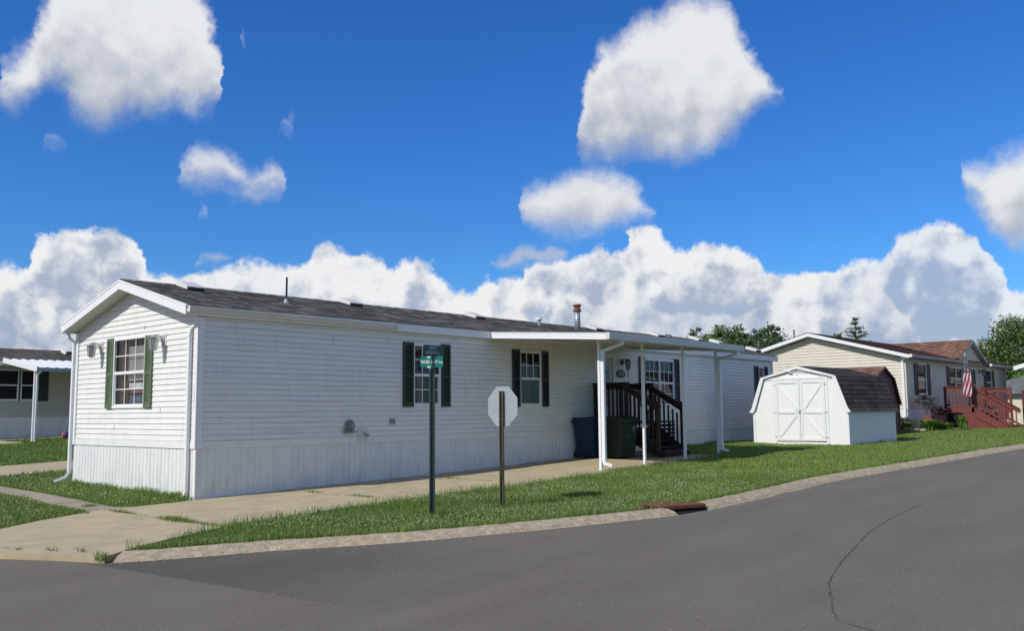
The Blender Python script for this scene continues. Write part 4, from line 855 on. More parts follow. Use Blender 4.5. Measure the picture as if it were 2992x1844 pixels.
z = ztop(1.68); fx_, fy_ = 13.12, 1.68; b = MB(); b.tube([(fx_, fy_, z - .05), (fx_, fy_, 4.58)], .088, 18); o = b.build('furnace_flue', M_GALV, H, smooth=True)
b = MB(); b.tube([(fx_, fy_, 4.555), (fx_, fy_, 4.575), (fx_, fy_, 4.615), (fx_, fy_, 4.635)], [.085, .125, .125, .09], 18); b.tube([(fx_, fy_, 4.635), (fx_, fy_, 4.72)], .09, 18); b.tube([(fx_, fy_, 4.71), (fx_, fy_, 4.735), (fx_, fy_, 4.77), (fx_, fy_, 4.80)], [.09, .125, .125, .07], 18); b.build('flue_cap', M_FLUER, o)
b = MB(); b.tube([(fx_, fy_, 4.768), (fx_, fy_, 4.80)], [.122, .10], 18); b.build('cap_rim', mat('flue_cap_top', (.55, .38, .28), .7), o)
b = MB(); b.tube([(10.3 + 9 + .22 * math.cos(t), 2.4, 4.21 + .07 * math.sin(t)) for t in [math.pi * i / 10 for i in range(11)]], .02, 6); b.build('roof_turbine', M_BLKM, H)
b = MB(); b.tube([(6.5, .30, ztop(.3)), (6.5, .3, ztop(.3) + .05)], .03, 8); b.build('roof_stub', M_BLKM, H)

# ------------------------------------------------------------------ carport
CP = thing('carport', (7.97, -2.85, G(8)), 'white flat aluminium carport roof on four thin posts against the mobile home', 'carport')
cz = lambda y: 3.50 + (y + .105) * (3.50 - 3.275) / 3.32   # top of the pans
b = MB(); ya, yb = -3.42, -.105; xs = np.arange(7.47, 13.4, .305)
b.add([(7.47, yb, cz(yb) - .03), (13.42, yb, cz(yb) - .03), (13.42, ya, cz(ya) - .03), (7.47, ya, cz(ya) - .03), (7.47, yb, cz(yb) - .035), (13.42, yb, cz(yb) - .035), (13.42, ya, cz(ya) - .035), (7.47, ya, cz(ya) - .035)], [(0,1,2,3), (4,5,6,7), (0,1,5,4), (1,2,6,5), (2,3,7,6), (3,0,4,7)])
for x in xs: b.add([(x, yb, cz(yb) - .09), (x + .02, yb, cz(yb) - .09), (x + .02, ya, cz(ya) - .09), (x, ya, cz(ya) - .09), (x, yb, cz(yb) - .035), (x + .02, yb, cz(yb) - .035), (x + .02, ya, cz(ya) - .035), (x, ya, cz(ya) - .035)], [(0,1,2,3), (4,5,6,7), (0,1,5,4), (1,2,6,5), (2,3,7,6), (3,0,4,7)])
b.build('roof_pan', M_GUT, CP)
for xa in (7.44, 13.40):
    b = MB(); h = .145
    def strip(b, x0, x1, t, bt): b.add([(x0, yb + .0, cz(yb) - bt), (x1, yb, cz(yb) - bt), (x1, ya, cz(ya) - bt), (x0, ya, cz(ya) - bt), (x0, yb, cz(yb) - t), (x1, yb, cz(yb) - t), (x1, ya, cz(ya) - t), (x0, ya, cz(ya) - t)], [(0,1,2,3), (4,5,6,7), (0,1,5,4), (1,2,6,5), (2,3,7,6), (3,0,4,7)])
    strip(b, xa, xa + .03, 0, .145); strip(b, xa - .008, xa, 0, .020); strip(b, xa - .006, xa, .125, .145); strip(b, xa - .004, xa, .055, .062); strip(b, xa - .004, xa, .09, .096)
    b.build('end_fascia', M_ALU, CP)
b = MB(); b.box(7.436, 13.434, ya - .10, ya, 3.275 - .145, 3.275 + .005); b.build('gutter_beam', M_GUT, CP, bevel=.008)
M_POSTM = M_ALU; pts = [7.97, 9.68, 11.47, 13.12]
for i, x in enumerate(pts):
    b = MB(); z0 = G(x) - .03; b.box(x - .03, x + .03, -2.88, -2.82, z0, 3.275); b.box(x - .05, x + .05, -2.90, -2.80, z0, z0 + .012 + .03); b.box(x - .045, x + .045, -2.895, -2.805, 3.20, 3.26); b.build('post', M_POSTM, CP, bevel=.004)
b = MB(); b.box(7.46, 13.4, -2.90, -2.80, 3.225, 3.285); b.build('beam', M_GUT, CP)
for x, zt in ((8.0, 2.93), (13.15, 2.95)):
    b = MB(); z0 = G(x); s = .05
    b.bar((x - .04, ya - .05, 3.13), (x - .03, ya - .045, 3.04), .075, .062); b.bar((x - .03, ya - .055, 3.06), (x - .01, -2.93, zt), .075, .062); b.bar((x - .005, -2.925, zt + .03), (x - .005, -2.925, z0 + .18), .088, .072, up=(1, 0, 0)); b.bar((x - .005, -2.925, z0 + .20), (x + .0, -2.96, z0 + .12), .088, .07, up=(1, 0, 0)); b.bar((x + .0, -2.95, z0 + .14), (x + .05, -3.10, z0 + .10), .09, .065)
    b.build('downspout', M_ALU, CP, bevel=.008)

# ------------------------------------------------------------------ porch steps
PO = thing('porch_steps', (12.15, -1.0, G(12)), 'dark brown wooden porch with railings and steps up to the front door', 'porch'); gz0 = G(12); dz = 1.18
b = MB()
for k in range(8): b.box(11.50, 12.80, -.12 - k * .142 + .0, -.12 - k * .142 + .135 - .135 * 2 + .136, dz - .035, dz)
b.box(11.52, 12.78, -1.10, -1.06, dz - .18, dz - .04); b.box(11.51, 11.55, -1.06, -.03, dz - .18, dz - .04); b.box(12.75, 12.79, -1.06, -.03, dz - .18, dz - .04); b.build('deck', M_WOODD, PO)
b = MB()
for k in range(8): b.box(11.515, 11.53, -.05 - k * .13 - .125, -.05 - k * .13, gz0, dz - .18)
b.build('side_boards', M_WOODD, PO)
def post(x, y, z1, z0=None): b = MB(); b.box(x - .047, x + .047, y - .047, y + .047, z0 or gz0 - .02, z1); return b.build('post', M_WOODD, PO, bevel=.006)
RT = 2.36
for x, y in ((11.57, -.09), (12.75, -.09), (11.57, -1.07), (12.75, -1.07)): post(x, y, RT - .03)
post(11.57, -2.02, 1.86); post(12.75, -2.02, 1.86)
for x in (11.57, 12.75):
    b = MB(); b.box(x - .075, x + .075, -1.14, -.03, RT - .03, RT + .01); b.box(x - .02, x + .02, -1.02, -.14, RT - .16, RT - .028); b.build('top_rail', M_WOODD, PO); b = MB(); b.box(x - .02, x + .02, -1.02, -.14, dz + .10, dz + .19); b.build('bottom_rail', M_WOODD, PO)
    for k in range(6): b = MB(); y = -.25 - k * .132; b.box(x - .02, x + .02, y - .02, y + .02, dz + .05, RT - .06); b.build('baluster', M_WOODD, PO)
    b = MB(); b.bar((x, -1.07, RT - .08), (x, -2.10, 1.72), .10, .04); b.bar((x, -1.07, RT - .15), (x, -2.02, 1.66), .035, .12); b.build('stair_rail', M_WOODD, PO); b = MB(); b.bar((x, -1.07, dz + .12), (x, -2.02, .62), .035, .10); b.build('lower_stair_rail', M_WOODD, PO)
    for k in range(6): b = MB(); y = -1.20 - k * .132; z = RT - .20 + (y + 1.07) * .79; b.box(x - .02, x + .02, y - .02, y + .02, z - .98, z + .02); b.build('baluster', M_WOODD, PO)
    b = MB(); b.prism([(-1.10, dz - .03), (-1.10, dz - .33), (-1.98, gz0 - .02), (-2.22, gz0 - .02), (-2.22, gz0 + .12)], 'x', x - .02 + (.035 if x < 12 else -.035), x + .02 + (.035 if x < 12 else -.035)); b.build('stringer', M_WOODD, PO)
for k in range(4):
    z = dz - (k + 1) * (dz - gz0) / 4.6; y = -1.10 - k * .27; b = MB(); b.box(11.50, 12.86, y - .29, y - .01, z - .035, z); b.box(11.60, 12.72, y - .03, y - .012, z - .15, z - .04); b.build('step', M_WOODD, PO)
b = MB(); b.box(11.6, 12.7, -2.16, -2.14, gz0 - .02, gz0 + .19); b.build('riser', M_WOODD, PO)
b = MB()
for k in range(7): z = gz0 + .12 + k * .105; b.box(12.98, 13.20, -1.52, -.98, z, z + .06)
b.box(12.99, 13.02, -1.50, -1.46, gz0, gz0 + .9); b.box(13.16, 13.19, -1.50, -1.46, gz0, gz0 + .9); b.box(12.98, 13.2, -1.52, -.98, gz0 + .86, gz0 + .9)
tag(b.build('slatted_crate', M_WOODD), 'dark slatted crate standing just behind the porch steps on the far side', 'crate')

# ------------------------------------------------------------------ wheelie bins
def bin_(x, y, rz, label, matl, w=.58, d=.66, h=1.0, emblem=False, name='wheeled_bin'):
    t = thing(name, (x, y, G(x) + .004), label, 'bin', 'wheeled bins under the carport'); z0 = G(x) + .004; M_ = Matrix.Translation((x, y, z0)) @ Matrix.Rotation(rz, 4, 'Z'); b = MB()
    a0, a1 = .80, 1.0
    def ring(s, z, dd=0): return [(-w/2*s, -d/2*s + dd, z), (w/2*s, -d/2*s + dd, z), (w/2*s, d/2*s, z), (-w/2*s, d/2*s, z)]
    r = [ring(.78, .03), ring(.80, .10), ring(.97, h - .14), ring(1.0, h - .10), ring(1.03, h - .09), ring(1.03, h - .02)]; vs = [p for q in r for p in q]; fs = [(0, 3, 2, 1)]
    for i in range(len(r) - 1): fs += [(4*i+j, 4*i+(j+1) % 4, 4*i+4+(j+1) % 4, 4*i+4+j) for j in range(4)]
    b.add(vs, fs + [tuple(4*(len(r)-1)+j for j in range(4))]); b.box(-.10, .10, -d/2 * .93 - .012, -d/2 * .9, .48, .62); b.bar((-.16, -d/2 * .93, .42), (.16, -d/2 * .93, .42), .02); b.build('body', matl, t, xf=M_, bevel=.02)
    b = MB(); b.prism([(-d/2 * 1.08, h - .02), (-d/2 * 1.08, h + .01), (-.05, h + .075), (d/2, h + .06), (d/2 * 1.05, h - .02)], 'x', -w/2 * 1.07, w/2 * 1.07); b.build('lid', matl, t, xf=M_, bevel=.012)
    b = MB(); b.bar((-w/2, d/2 + .07, h - .05), (w/2, d/2 + .07, h - .05), .03); b.bar((-w/2, d/2 + .07, h - .05), (-w/2, d/2, h - .06), .03); b.bar((w/2, d/2 + .07, h - .05), (w/2, d/2, h - .06), .03); b.build('handle', matl, t, xf=M_)
    for s in (-1, 1): b = MB(); b.tube([(s * w * .36 - .025, d/2 * .85, .10), (s * w * .36 + .025, d/2 * .85, .10)], .10, 18); b.build('wheel', M_BLKM, t, xf=M_)
    if emblem:
        b = MB(); c = (.185, h - .25)
        for k in range(3):
            t0 = math.pi/2 + k * 2*math.pi/3; t1 = t0 + 2*math.pi/3 * .8; p0 = (c[0] + .04 * math.cos(t0), c[1] + .045 * math.sin(t0)); p1 = (c[0] + .04 * math.cos(t1), c[1] + .045 * math.sin(t1)); yy = lambda z: -d/2 * (.8 + .17 * (z - .1) / (h - .24)) - .004
            b.bar((p0[0], yy(p0[1]), p0[1]), (p1[0], yy(p1[1]), p1[1]), .004, .014, up=(.3, 0, 1))
        b.box(c[0] - .035, c[0] + .035, -d/2 * .945 - .004, -d/2 * .945, c[1] - .085, c[1] - .075); b.build('emblem', M_LETG, t, xf=M_)
    return t
bin_(10.86, -.42, R(-3), 'blue wheeled bin with closed lid against the mobile home wall', M_BLUEB, w=.60, d=.66, h=.98)
bin_(11.06, -1.20, R(-14), 'dark green wheeled bin with small pale emblem in front of the porch railing', M_GRNB, w=.62, d=.70, h=1.0, emblem=True)

# ------------------------------------------------------------------ signs
def upost(b, x, y, z0, z1, rz=0, w=.05):
    """perforated U-channel post"""
    M_ = Matrix.Translation((x, y, 0)) @ Matrix.Rotation(rz, 4, 'Z'); h = w / 2
    for bx in ((-h, h, -.003, .003), (-h - .003, -h + .002, -.028, .003), (h - .002, h + .003, -.028, .003), (-h - .016, -h - .003, -.031, -.026), (h + .003, h + .016, -.031, -.026)):
        b.box(*bx, z0, z1, M_)
    return M_
sx, sy = 2.18, -5.22; sz = G(sx)
SS = thing('stop_sign', (sx, sy, sz), 'back of an octagonal bare-metal sign on a brown steel post in the front lawn', 'sign')
b = MB(); Mp = upost(b, sx, sy, sz - .05, 1.935, R(-90), .052); b.build('post', M_BRSTEEL, SS)
b = MB(); b.box(sx - .034, sx + .0, sy - .03, sy + .03, .62, .86); b.build('post_splice', M_BLKM, SS)
b = MB(); oc = [( .305 / math.cos(math.pi/8) * math.cos(math.pi/8 + k * math.pi/4), .305 / math.cos(math.pi/8) * math.sin(math.pi/8 + k * math.pi/4)) for k in range(8)]
b.prism([(sy + .0 + p, 1.70 + q) for p, q in oc], 'x', sx + .006, sx + .0085); pt = b.build('sign_plate', M_SIGNBACK, SS)
b = MB(); b.prism([(sy + p * .985, 1.70 + q * .985) for p, q in oc], 'x', sx + .0088, sx + .0094); b.build('sign_face', M_RED, pt)
b = MB()
for z in (1.50, 1.88): b.tube([(sx - .012, sy, z), (sx + .014, sy, z)], .009, 8)
b.build('bolt', M_GALV, SS)
x, y = .739, -5.175; z = G(x)
ST = thing('street_name_sign', (x, y, z), 'green street name sign with two blades on a dark green post in the front lawn', 'sign')
b = MB(); upost(b, x, y, z - .05, 2.22, R(-47), .052); b.build('post', M_DSTEEL, ST)
b = MB()
for k in range(40):
    zz = z + .15 + k * .05
    M_ = Matrix.Translation((x, y, 0)) @ Matrix.Rotation(R(-47), 4, 'Z'); b.box(-.036, -.029, -.0325, -.031, zz, zz + .022, M_)
b.build('post_holes', M_GALV, ST)
b = MB(); b.box(x - .016, x + .016, y - .016, y + .016, 2.20, 2.245); b.box(x - .03, x + .03, y - .010, y + .010, 2.235, 2.26); b.bar((x - .012, y - .02, 2.22), (x - .012, y - .02, 2.44), .014); b.box(x - .035, x + .02, y - .028, y - .012, 2.405, 2.44); b.build('bracket', M_BLKM, ST)
# lower blade, roughly square-on to the lens: sunlight put into its brighter green
def blade(nm, cx_, cy_, z0, z1, half, ang, matl, lines, lm, label=None):
    M_ = Matrix.Translation((cx_, cy_, (z0 + z1) / 2)) @ Matrix.Rotation(ang, 4, 'Z'); h = (z1 - z0) / 2; r = .02; poly = []
    for sx_, sy_, t0 in ((1, 1, 0), (-1, 1, 90), (-1, -1, 180), (1, -1, 270)):
        for k in range(4): t = R(t0 + 30 * k); poly.append((sx_ * (half - r) + r * math.cos(t), sy_ * (h - r) + r * math.sin(t)))
    b = MB(); b.prism(poly, 'y', -.0012, .0012); o = b.build(nm, matl, ST, xf=M_)
    if label: o['label'] = label
    for txt, dx, dzz, size, sxx, bo in lines:
        for side in (1, -1):
            Mt = M_ @ Matrix.Rotation(0 if side == 1 else math.pi, 4, 'Z') @ Matrix.Translation((dx * side, -.0022, dzz)) @ Matrix.Rotation(math.pi/2, 4, 'X')
            text_mesh('lettering', txt, size, lm, o, Mt, sx=sxx, bold=bo, extr=.0006)
    return o
a2 = R(-47)
blade('sign_blade', x - .01, y, 2.262, 2.418, .162, R(-44), M_SGN2, [('HAZEL NUT Ln.', 0, -.004, .062, .74, .0018)], M_LET, 'green blade with sunlight put into its colour')
Ms = Matrix.Translation((x - .01, y, 0)) @ Matrix.Rotation(R(-44), 4, 'Z')
for x_0, x_1, z_0 in ((-.068, -.022, 2.392), (.012, .032, 2.392), (-.064, -.014, 2.250), (.004, .028, 2.250)): b = MB(); b.box(x_0, x_1, -.004, -.0015, z_0, z_0 + .027, Ms); b.build('sticker', M_LET, ST)
blade('sign_blade', x + .04, y + .008, 2.432, 2.580, .205, 0, M_SGN1, [('APPLE', -.03, .032, .062, .85, .0016), ('BLOSSOM Ln.', -.02, -.034, .060, .78, .0016)], M_LETG, 'green blade with shade put into its colour')

# ------------------------------------------------------------------ barn-style sheds
def shed(loc, rz, label, mw, mt, mr, w, d, hw, brk, pk, name='garden_shed', doors=True, flare=.10, base=0):
    """front faces -x' ; local frame: x' depth, y' across (0..w), z up from ground"""
    t = thing(name, loc, label, 'shed'); M_ = Matrix.Translation(loc) @ Matrix.Rotation(rz, 4, 'Z')
    bi, bh = brk; prof = [(0, base), (0, hw), (bi, bh), (w/2, pk), (w - bi, bh), (w, hw), (w, base)]
    b = MB(); b.prism(prof, 'x', 0, d); b.build('walls', mw, t, xf=M_)
    # roof: two steep lapped slopes with flared eave, two shallow slopes
    outer = [(-flare, hw - .02), (-.01, hw + .10), (bi - .03, bh + .03), (w/2, pk + .035), (w - bi + .03, bh + .03), (w + .01, hw + .10), (w + flare, hw - .02)]
    for i in range(6):
        (ya, za), (yb, zb_) = outer[i], outer[i+1]
        if i >= 3: (ya, za), (yb, zb_) = (yb, zb_), (ya, za)
        L_ = math.hypot(yb - ya, zb_ - za); uu = Vector((0, (yb - ya) / L_, (zb_ - za) / L_)); nv = Vector((0, -uu.z, uu.y)) if i < 3 else Vector((0, uu.z, -uu.y))
        if nv.z < 0 and abs(uu.y) > .2: nv = -nv
        rr = max(1, round(L_ / .14)); q = lambda v: M_.to_3x3() @ Vector(v)
        lap('roof_slope', mr, t, M_ @ Vector((-.07, ya, za)), q((1, 0, 0)), q(nv), q(uu), d + .14, rr, L_ / rr, .010, wob=.004, seg=.4, uvs=True)
    for xx in (-.075, d + .055):
        b = MB()
        for i in range(6):
            (ya, za), (yb, zb_) = outer[i], outer[i+1]; h = .10
            ins = lambda y, z: (y + (w/2 - y) * .03 + (.07 if y < w * .2 else -.07 if y > w * .8 else 0), z - (.03 if y < w * .2 or y > w * .8 else .095))
            A, B_, C_, D_ = (ya, za), (yb, zb_), ins(yb, zb_), ins(ya, za); b.prism([A, B_, C_, D_], 'x', xx + .002 * (i % 2), xx + .022)
        b.build('rake_trim', mt, t, xf=M_)
    b = MB(); b.box(-.018, 0, 0, .08, base + .02, hw); b.box(-.018, 0, w - .08, w, base + .02, hw); b.box(-.016, 0, .02, w - .02, base, base + .10) if not doors else None
    b.box(0, d, -.018, 0, hw - .10, hw - .02)
    if doors:
        dy0, dy1, dz0, dz1 = .70, 2.32, .13, 1.93; b.box(-.02, 0, dy0 - .09, dy0, base + .05, dz1 + .1); b.box(-.02, 0, dy1, dy1 + .09, base + .05, dz1 + .1); b.box(-.021, 0, .34, w - .34, dz1 + .03, dz1 + .10)
        b.bar((-.012, w/2, pk - .13), (-.012, .62, 2.08), .02, .03, up=(1,0,0)); b.bar((-.012, w/2, pk - .13), (-.012, w - .62, 2.08), .02, .03, up=(1,0,0))
    b.build('corner_trim', mt, t, xf=M_)
    if doors:
        ym = (dy0 + dy1) / 2
        for s_, (p, q) in enumerate(((dy0, ym - .006), (ym + .006, dy1))):
            b = MB(); b.box(-.024, -.004, p, q, dz0 - (.03 if s_ else 0), dz1); dd = b.build('door', mw, t, xf=M_); b = MB(); f = .085; zm = (dz0 + dz1) / 2 - .05
            b.box(-.044, -.024, p, p + f, dz0, dz1); b.box(-.044, -.024, q - f, q, dz0, dz1); b.box(-.0435, -.024, p + f, q - f, dz1 - f, dz1); b.box(-.0435, -.024, p + f, q - f, dz0, dz0 + f); b.box(-.0435, -.024, p + f, q - f, zm - f/2, zm + f/2)
            o_, i_ = (p + f, q - f) if s_ == 1 else (q - f, p + f)     # outer / inner y
            i_, o_ = (q - f, p + f) if s_ == 0 else (p + f, q - f)
            for z0_, z1_ in ((zm + f/2, dz1 - f), (zm - f/2, dz0 + f)):
                b.bar((-.033, i_, z0_), (-.033, o_, z1_), .018, f, up=(0, 1, 0)) if False else b.add(*diag(i_, z0_, o_, z1_, f * .95))
            b.build('door_brace', mt, dd, xf=M_)
            b = MB(); hy = p if s_ == 0 else q
            for z in (dz0 + .12, zm, dz1 - .12): b.box(-.05, -.044, hy - .05, hy + .05, z - .015, z + .015)
            b.build('hinge', M_GUT, dd, xf=M_)
        b = MB(); b.box(-.055, -.044, ym - .05, ym + .05, zm + .02, zm + .05); b.box(-.065, -.045, ym - .02, ym + .03, zm - .05, zm + .02); b.build('latch', M_GALV, t, xf=M_)
        b = MB(); b.bar((-.10, w/2 + .30, pk - .10), (-.05, w/2 + .17, pk - .18), .03); b.bar((-.08, w/2 + .26, pk - .02), (-.08, w/2 + .26, pk + .08), .012); b.bar((-.08, w/2 + .02, pk - .20), (-.08, w/2 + .02, pk - .12), .014); b.build('gable_hook', M_GUT, t, xf=M_)
    return t
def diag(y0, z0, y1, z1, wd):
    d = Vector((0, y1 - y0, z1 - z0)).normalized(); n = Vector((0, -d.z, d.y)) * wd / 2; a = Vector((0, y0, z0)) + d * wd * .45; c = Vector((0, y1, z1)) - d * wd * .45; vs = []
    for x in (-.0425, -.024):
        for p, s_ in ((a, -1), (c, -1), (c, 1), (a, 1)): q = p + n * s_; vs.append((x, q.y, q.z))
    return vs, [(0,1,2,3), (4,5,6,7), (0,1,5,4), (1,2,6,5), (2,3,7,6), (3,0,4,7)]
z = .565
shed((17.82, -4.45, z), R(-5.2), 'white wooden barn shed with braced double doors on the lawn', M_WHITEW, M_TRIM, M_SHS, 3.13, 3.0, 1.0, (.36, 2.0), 2.33)
shed((27.0, -2.75, .70), R(90), 'dark red barn shed with brown roof half hidden behind the white shed', M_DREDW, M_DREDW, M_SHB, 2.9, 2.6, 1.1, (.52, 2.0), 2.42, doors=False)

# ------------------------------------------------------------------ neighbour's beige house
NB = thing('neighbour_house', (31, -1.71, .8), 'beige double-wide house with brown shingle roof and a front gable behind the white shed', 'house')
ny = -1.71; nw = 8.0; nyr = 2.3; nl = 15.6; ns = .269
def nzt(y): return 5.035 - ns * abs(y - nyr)
nzr = .13; n0 = 1.60
def nlim(z):
    zz = z + n0; w = (4.80 - zz) / ns if zz > 3.7 else 99
    return (max(0, nyr - ny - w), min(nw, nyr - ny + w))
V1, V2, V3, VD = (32.42, 33.62, 2.20, 3.55), (36.88, 38.9, 2.50, 3.55), (42.95, 44.0, 2.30, 3.58), (40.25, 41.15, 1.68, 3.60)
lap('front_siding', M_TAN, NB, (31, ny, n0), X_, NY, Z_, nl, 17, nzr, .017, groove=.016, holes=[(a - 31, b_ - 31, c - n0, d - n0) for a, b_, c, d in (V1, V2, V3, VD)], seg=.8)
lap('gable_siding', M_TAN, NB, (31, ny, n0), Y_, NX, Z_, nw, 25, nzr, .017, groove=.016, lim=lambda z: (lambda q: q if q[1] > q[0] else (4, 4))(nlim(z)), seg=.8)
ribbed('skirting', M_SKIRT, NB, (31, ny - .0, 0), X_, NY, nl, n0, lambda a: .45); ribbed('skirting', M_SKIRT, NB, (31, ny, 0), Y_, NX, nw, n0, lambda a: .6)
b = MB(); b.box(31 - .03, 31, ny - .03, ny + .1, n0, 3.75); b.box(31, 31.1, ny - .03, ny, n0, 3.75); b.build('corner_trim', M_TAN, NB)
b = MB(); b.box(30.9, 30.97, ny + .04, ny + .13, .9, 3.62); b.bar((30.94, ny + .09, 3.6), (30.85, ny - .2, 3.82), .08); b.build('downspout', M_ALU, NB)
b = MB(); b.box(31 + nl - .02, 31 + nl, ny, ny + nw, .5, 3.8); b.prism([(ny, 3.8), (ny + nw, 3.8), (nyr, 4.8)], 'x', 31 + nl - .02, 31 + nl); b.box(31, 31 + nl, ny + nw, ny + nw + .02, .5, 3.8); b.build('rear_walls', M_TAN, NB)
xa, xb = 30.68, 31 + nl + .35; ov = .28
for s_, y0_, nm in ((1, ny - ov, 'front_roof_slope'), (-1, ny + nw + ov, 'rear_roof_slope')):
    uu = Vector((0, s_, ns)).normalized(); nv = Vector((0, -s_ * ns, 1)).normalized(); L_ = abs(nyr - y0_) * math.hypot(1, ns); lap(nm, M_SHB, NB, (xa, y0_, nzt(y0_)), X_, nv, uu, xb - xa, 30, L_ / 30, .010, wob=.005, seg=.6, uvs=True)
for xx in (xa - .02, xb):
    b = MB()
    for ya, yb in ((ny - ov, nyr), (nyr, ny + nw + ov)):
        za, zb_ = nzt(ya) - .03, nzt(yb) - .03; b.add([(xx, ya, za - .15), (xx, yb, zb_ - .15), (xx, yb, zb_), (xx, ya, za), (xx + .02, ya, za - .15), (xx + .02, yb, zb_ - .15), (xx + .02, yb, zb_), (xx + .02, ya, za)], [(0,1,2,3), (4,5,6,7), (0,1,5,4), (1,2,6,5), (2,3,7,6), (3,0,4,7)])
    b.build('rake_fascia', M_ALU, NB)
b = MB()
for ya, yb in ((ny - ov, nyr), (nyr, ny + nw + ov)): b.quad((xa, ya, nzt(ya) - .185), (31.02, ya, nzt(ya) - .185), (31.02, yb, nzt(yb) - .185), (xa, yb, nzt(yb) - .185))
b.quad((31, ny - ov, nzt(ny - ov) - .17), (xb, ny - ov, nzt(ny - ov) - .17), (xb, ny, nzt(ny - ov) - .17), (31, ny, nzt(ny - ov) - .17)); b.build('soffit', M_SOF, NB, fixn=False)
for ga, gb_ in ((xa + .02, 37.95), (42.7, xb)):
    b = MB(); b.box(ga, gb_, ny - ov - .11, ny - ov, nzt(ny - ov) - .15, nzt(ny - ov) - .03); g_ = b.build('gutter', M_GUTD, NB, bevel=.015); b = MB(); b.box(ga - .03, ga + .03, ny - ov - .12, ny - ov, nzt(ny - ov) - .14, nzt(ny - ov) - .02); b.box(gb_ - .03, gb_ + .03, ny - ov - .12, ny - ov, nzt(ny - ov) - .14, nzt(ny - ov) - .02); b.build('gutter_cap', M_ALU, g_)
# front cross gable
dx0, hwid, dzp, dsl = 40.3, 2.35, 4.985, .43; dyf = ny - .20
def dz_(x): return dzp - dsl * abs(x - dx0)
for s_, nm in ((1, 'dormer_slope'), (-1, 'dormer_slope')):
    xe = dx0 - s_ * hwid; uu = Vector((s_, 0, dsl)).normalized(); nv = Vector((-s_ * dsl, 0, 1)).normalized(); L_ = hwid * math.hypot(1, dsl); rr = 20
    def lim_(z, s_=s_, L_=L_): 
        zz = dz_(xe) + z / L_ * hwid * dsl; yb = nyr - (5.035 - zz) / ns
        return (0, max(.05, yb - dyf + .05)) if s_ == 1 else (max(.05, .0), max(.05, yb - dyf + .05))
    lap(nm, M_SHB, NB, (xe, dyf, dz_(xe)), Y_, nv, uu, 4, rr, L_ / rr, .010, lim=lim_, wob=.004, seg=.5, uvs=True)
lap('dormer_siding', M_TAN, NB, (dx0 - 2.2, ny - .02, 3.72), X_, NY, Z_, 4.4, 9, nzr, .017, groove=.016, lim=lambda z: (max(0, 2.2 - (dzp - .22 - 3.72 - z) / dsl), min(4.4, 2.2 + max(0, (dzp - .22 - 3.72 - z)) / dsl)) if dzp - .22 - 3.72 - z > 0 else (2.2, 2.2), seg=.8)
b = MB()
for s_ in (1, -1):
    xe = dx0 + s_ * hwid
    b.add([(xe, dyf - .02, dz_(xe) - .17), (dx0, dyf - .02, dzp - .17), (dx0, dyf - .02, dzp - .02), (xe, dyf - .02, dz_(xe) - .02), (xe, dyf, dz_(xe) - .17), (dx0, dyf, dzp - .17), (dx0, dyf, dzp - .02), (xe, dyf, dz_(xe) - .02)], [(0,1,2,3), (4,5,6,7), (0,1,5,4), (1,2,6,5), (2,3,7,6), (3,0,4,7)])
b.build('dormer_fascia', M_GUTD, NB)
b = MB()
for s_ in (1, -1): xe = dx0 + s_ * hwid; b.quad((xe, dyf, dz_(xe) - .165), (dx0, dyf, dzp - .165), (dx0, ny, dzp - .165), (xe, ny, dz_(xe) - .165))
b.build('dormer_soffit', M_SOF, NB, fixn=False)
for v, (s0, s1), hv in ((V1, (32.0, 34.05), 1), (V2, (36.45, 39.3), 2), (V3, (42.55, 44.42), 1)):
    window(NB, (0, ny, 0), X_, NY, v[0], v[1], v[2], v[3], cols=1, rowsU=1, rowsL=1, halves=hv, lowgrid=False)
    shutter(NB, (0, ny - .014, 0), X_, NY, s0, v[0], v[2], v[3], M_BLACKSH, arch=False, louv=False); shutter(NB, (0, ny - .014, 0), X_, NY, v[1], s1, v[2], v[3], M_BLACKSH, arch=False, louv=False)
a, b_, c, d = VD; f = MB(); f.box(a + .05, b_ - .05, ny, ny + .02, c, d - .05); dr = f.build('door', M_BLACKSH, NB); f = MB(); f.box(a, a + .05, ny - .03, ny + .02, c, d); f.box(b_ - .05, b_, ny - .03, ny + .02, c, d); f.box(a + .05, b_ - .05, ny - .03, ny + .02, d - .05, d); f.box(a + .05, b_ - .05, ny - .02, ny, 2.72, 2.77); f.build('door_frame', M_TRIM, dr)
wall_lamp(NB, fxm((41.75, ny - .016, 3.45), NY), M_BLKM, 1.2)
b = MB(); b.tube([(34, 4.44, nzt(4.44) - .05), (34, 4.44, nzt(4.44) + .45)], .07, 10); b.tube([(34, 4.44, nzt(4.44) + .4), (34, 4.44, nzt(4.44) + 1.05)], .035, 8); b.bar((34, 4.44, nzt(4.44) + .48), (34, 4.2, nzt(4.44) + .44), .05); b.build('vent_pipe', mat('dark_vent_steel', (.04, .055, .08), .5), NB)
M_sk = mat('skylight_grey', (.45, .5, .55), .3); b = MB(); b.box(44.6, 46.2, -.4, .5, nzt(.0) - .15, nzt(0) + .10); b.build('roof_skylight', M_sk, NB)
b = MB(); b.box(46.45, 46.53, ny - .10, ny - .03, 1.0, 3.7); b.build('downspout', M_GUT, NB)

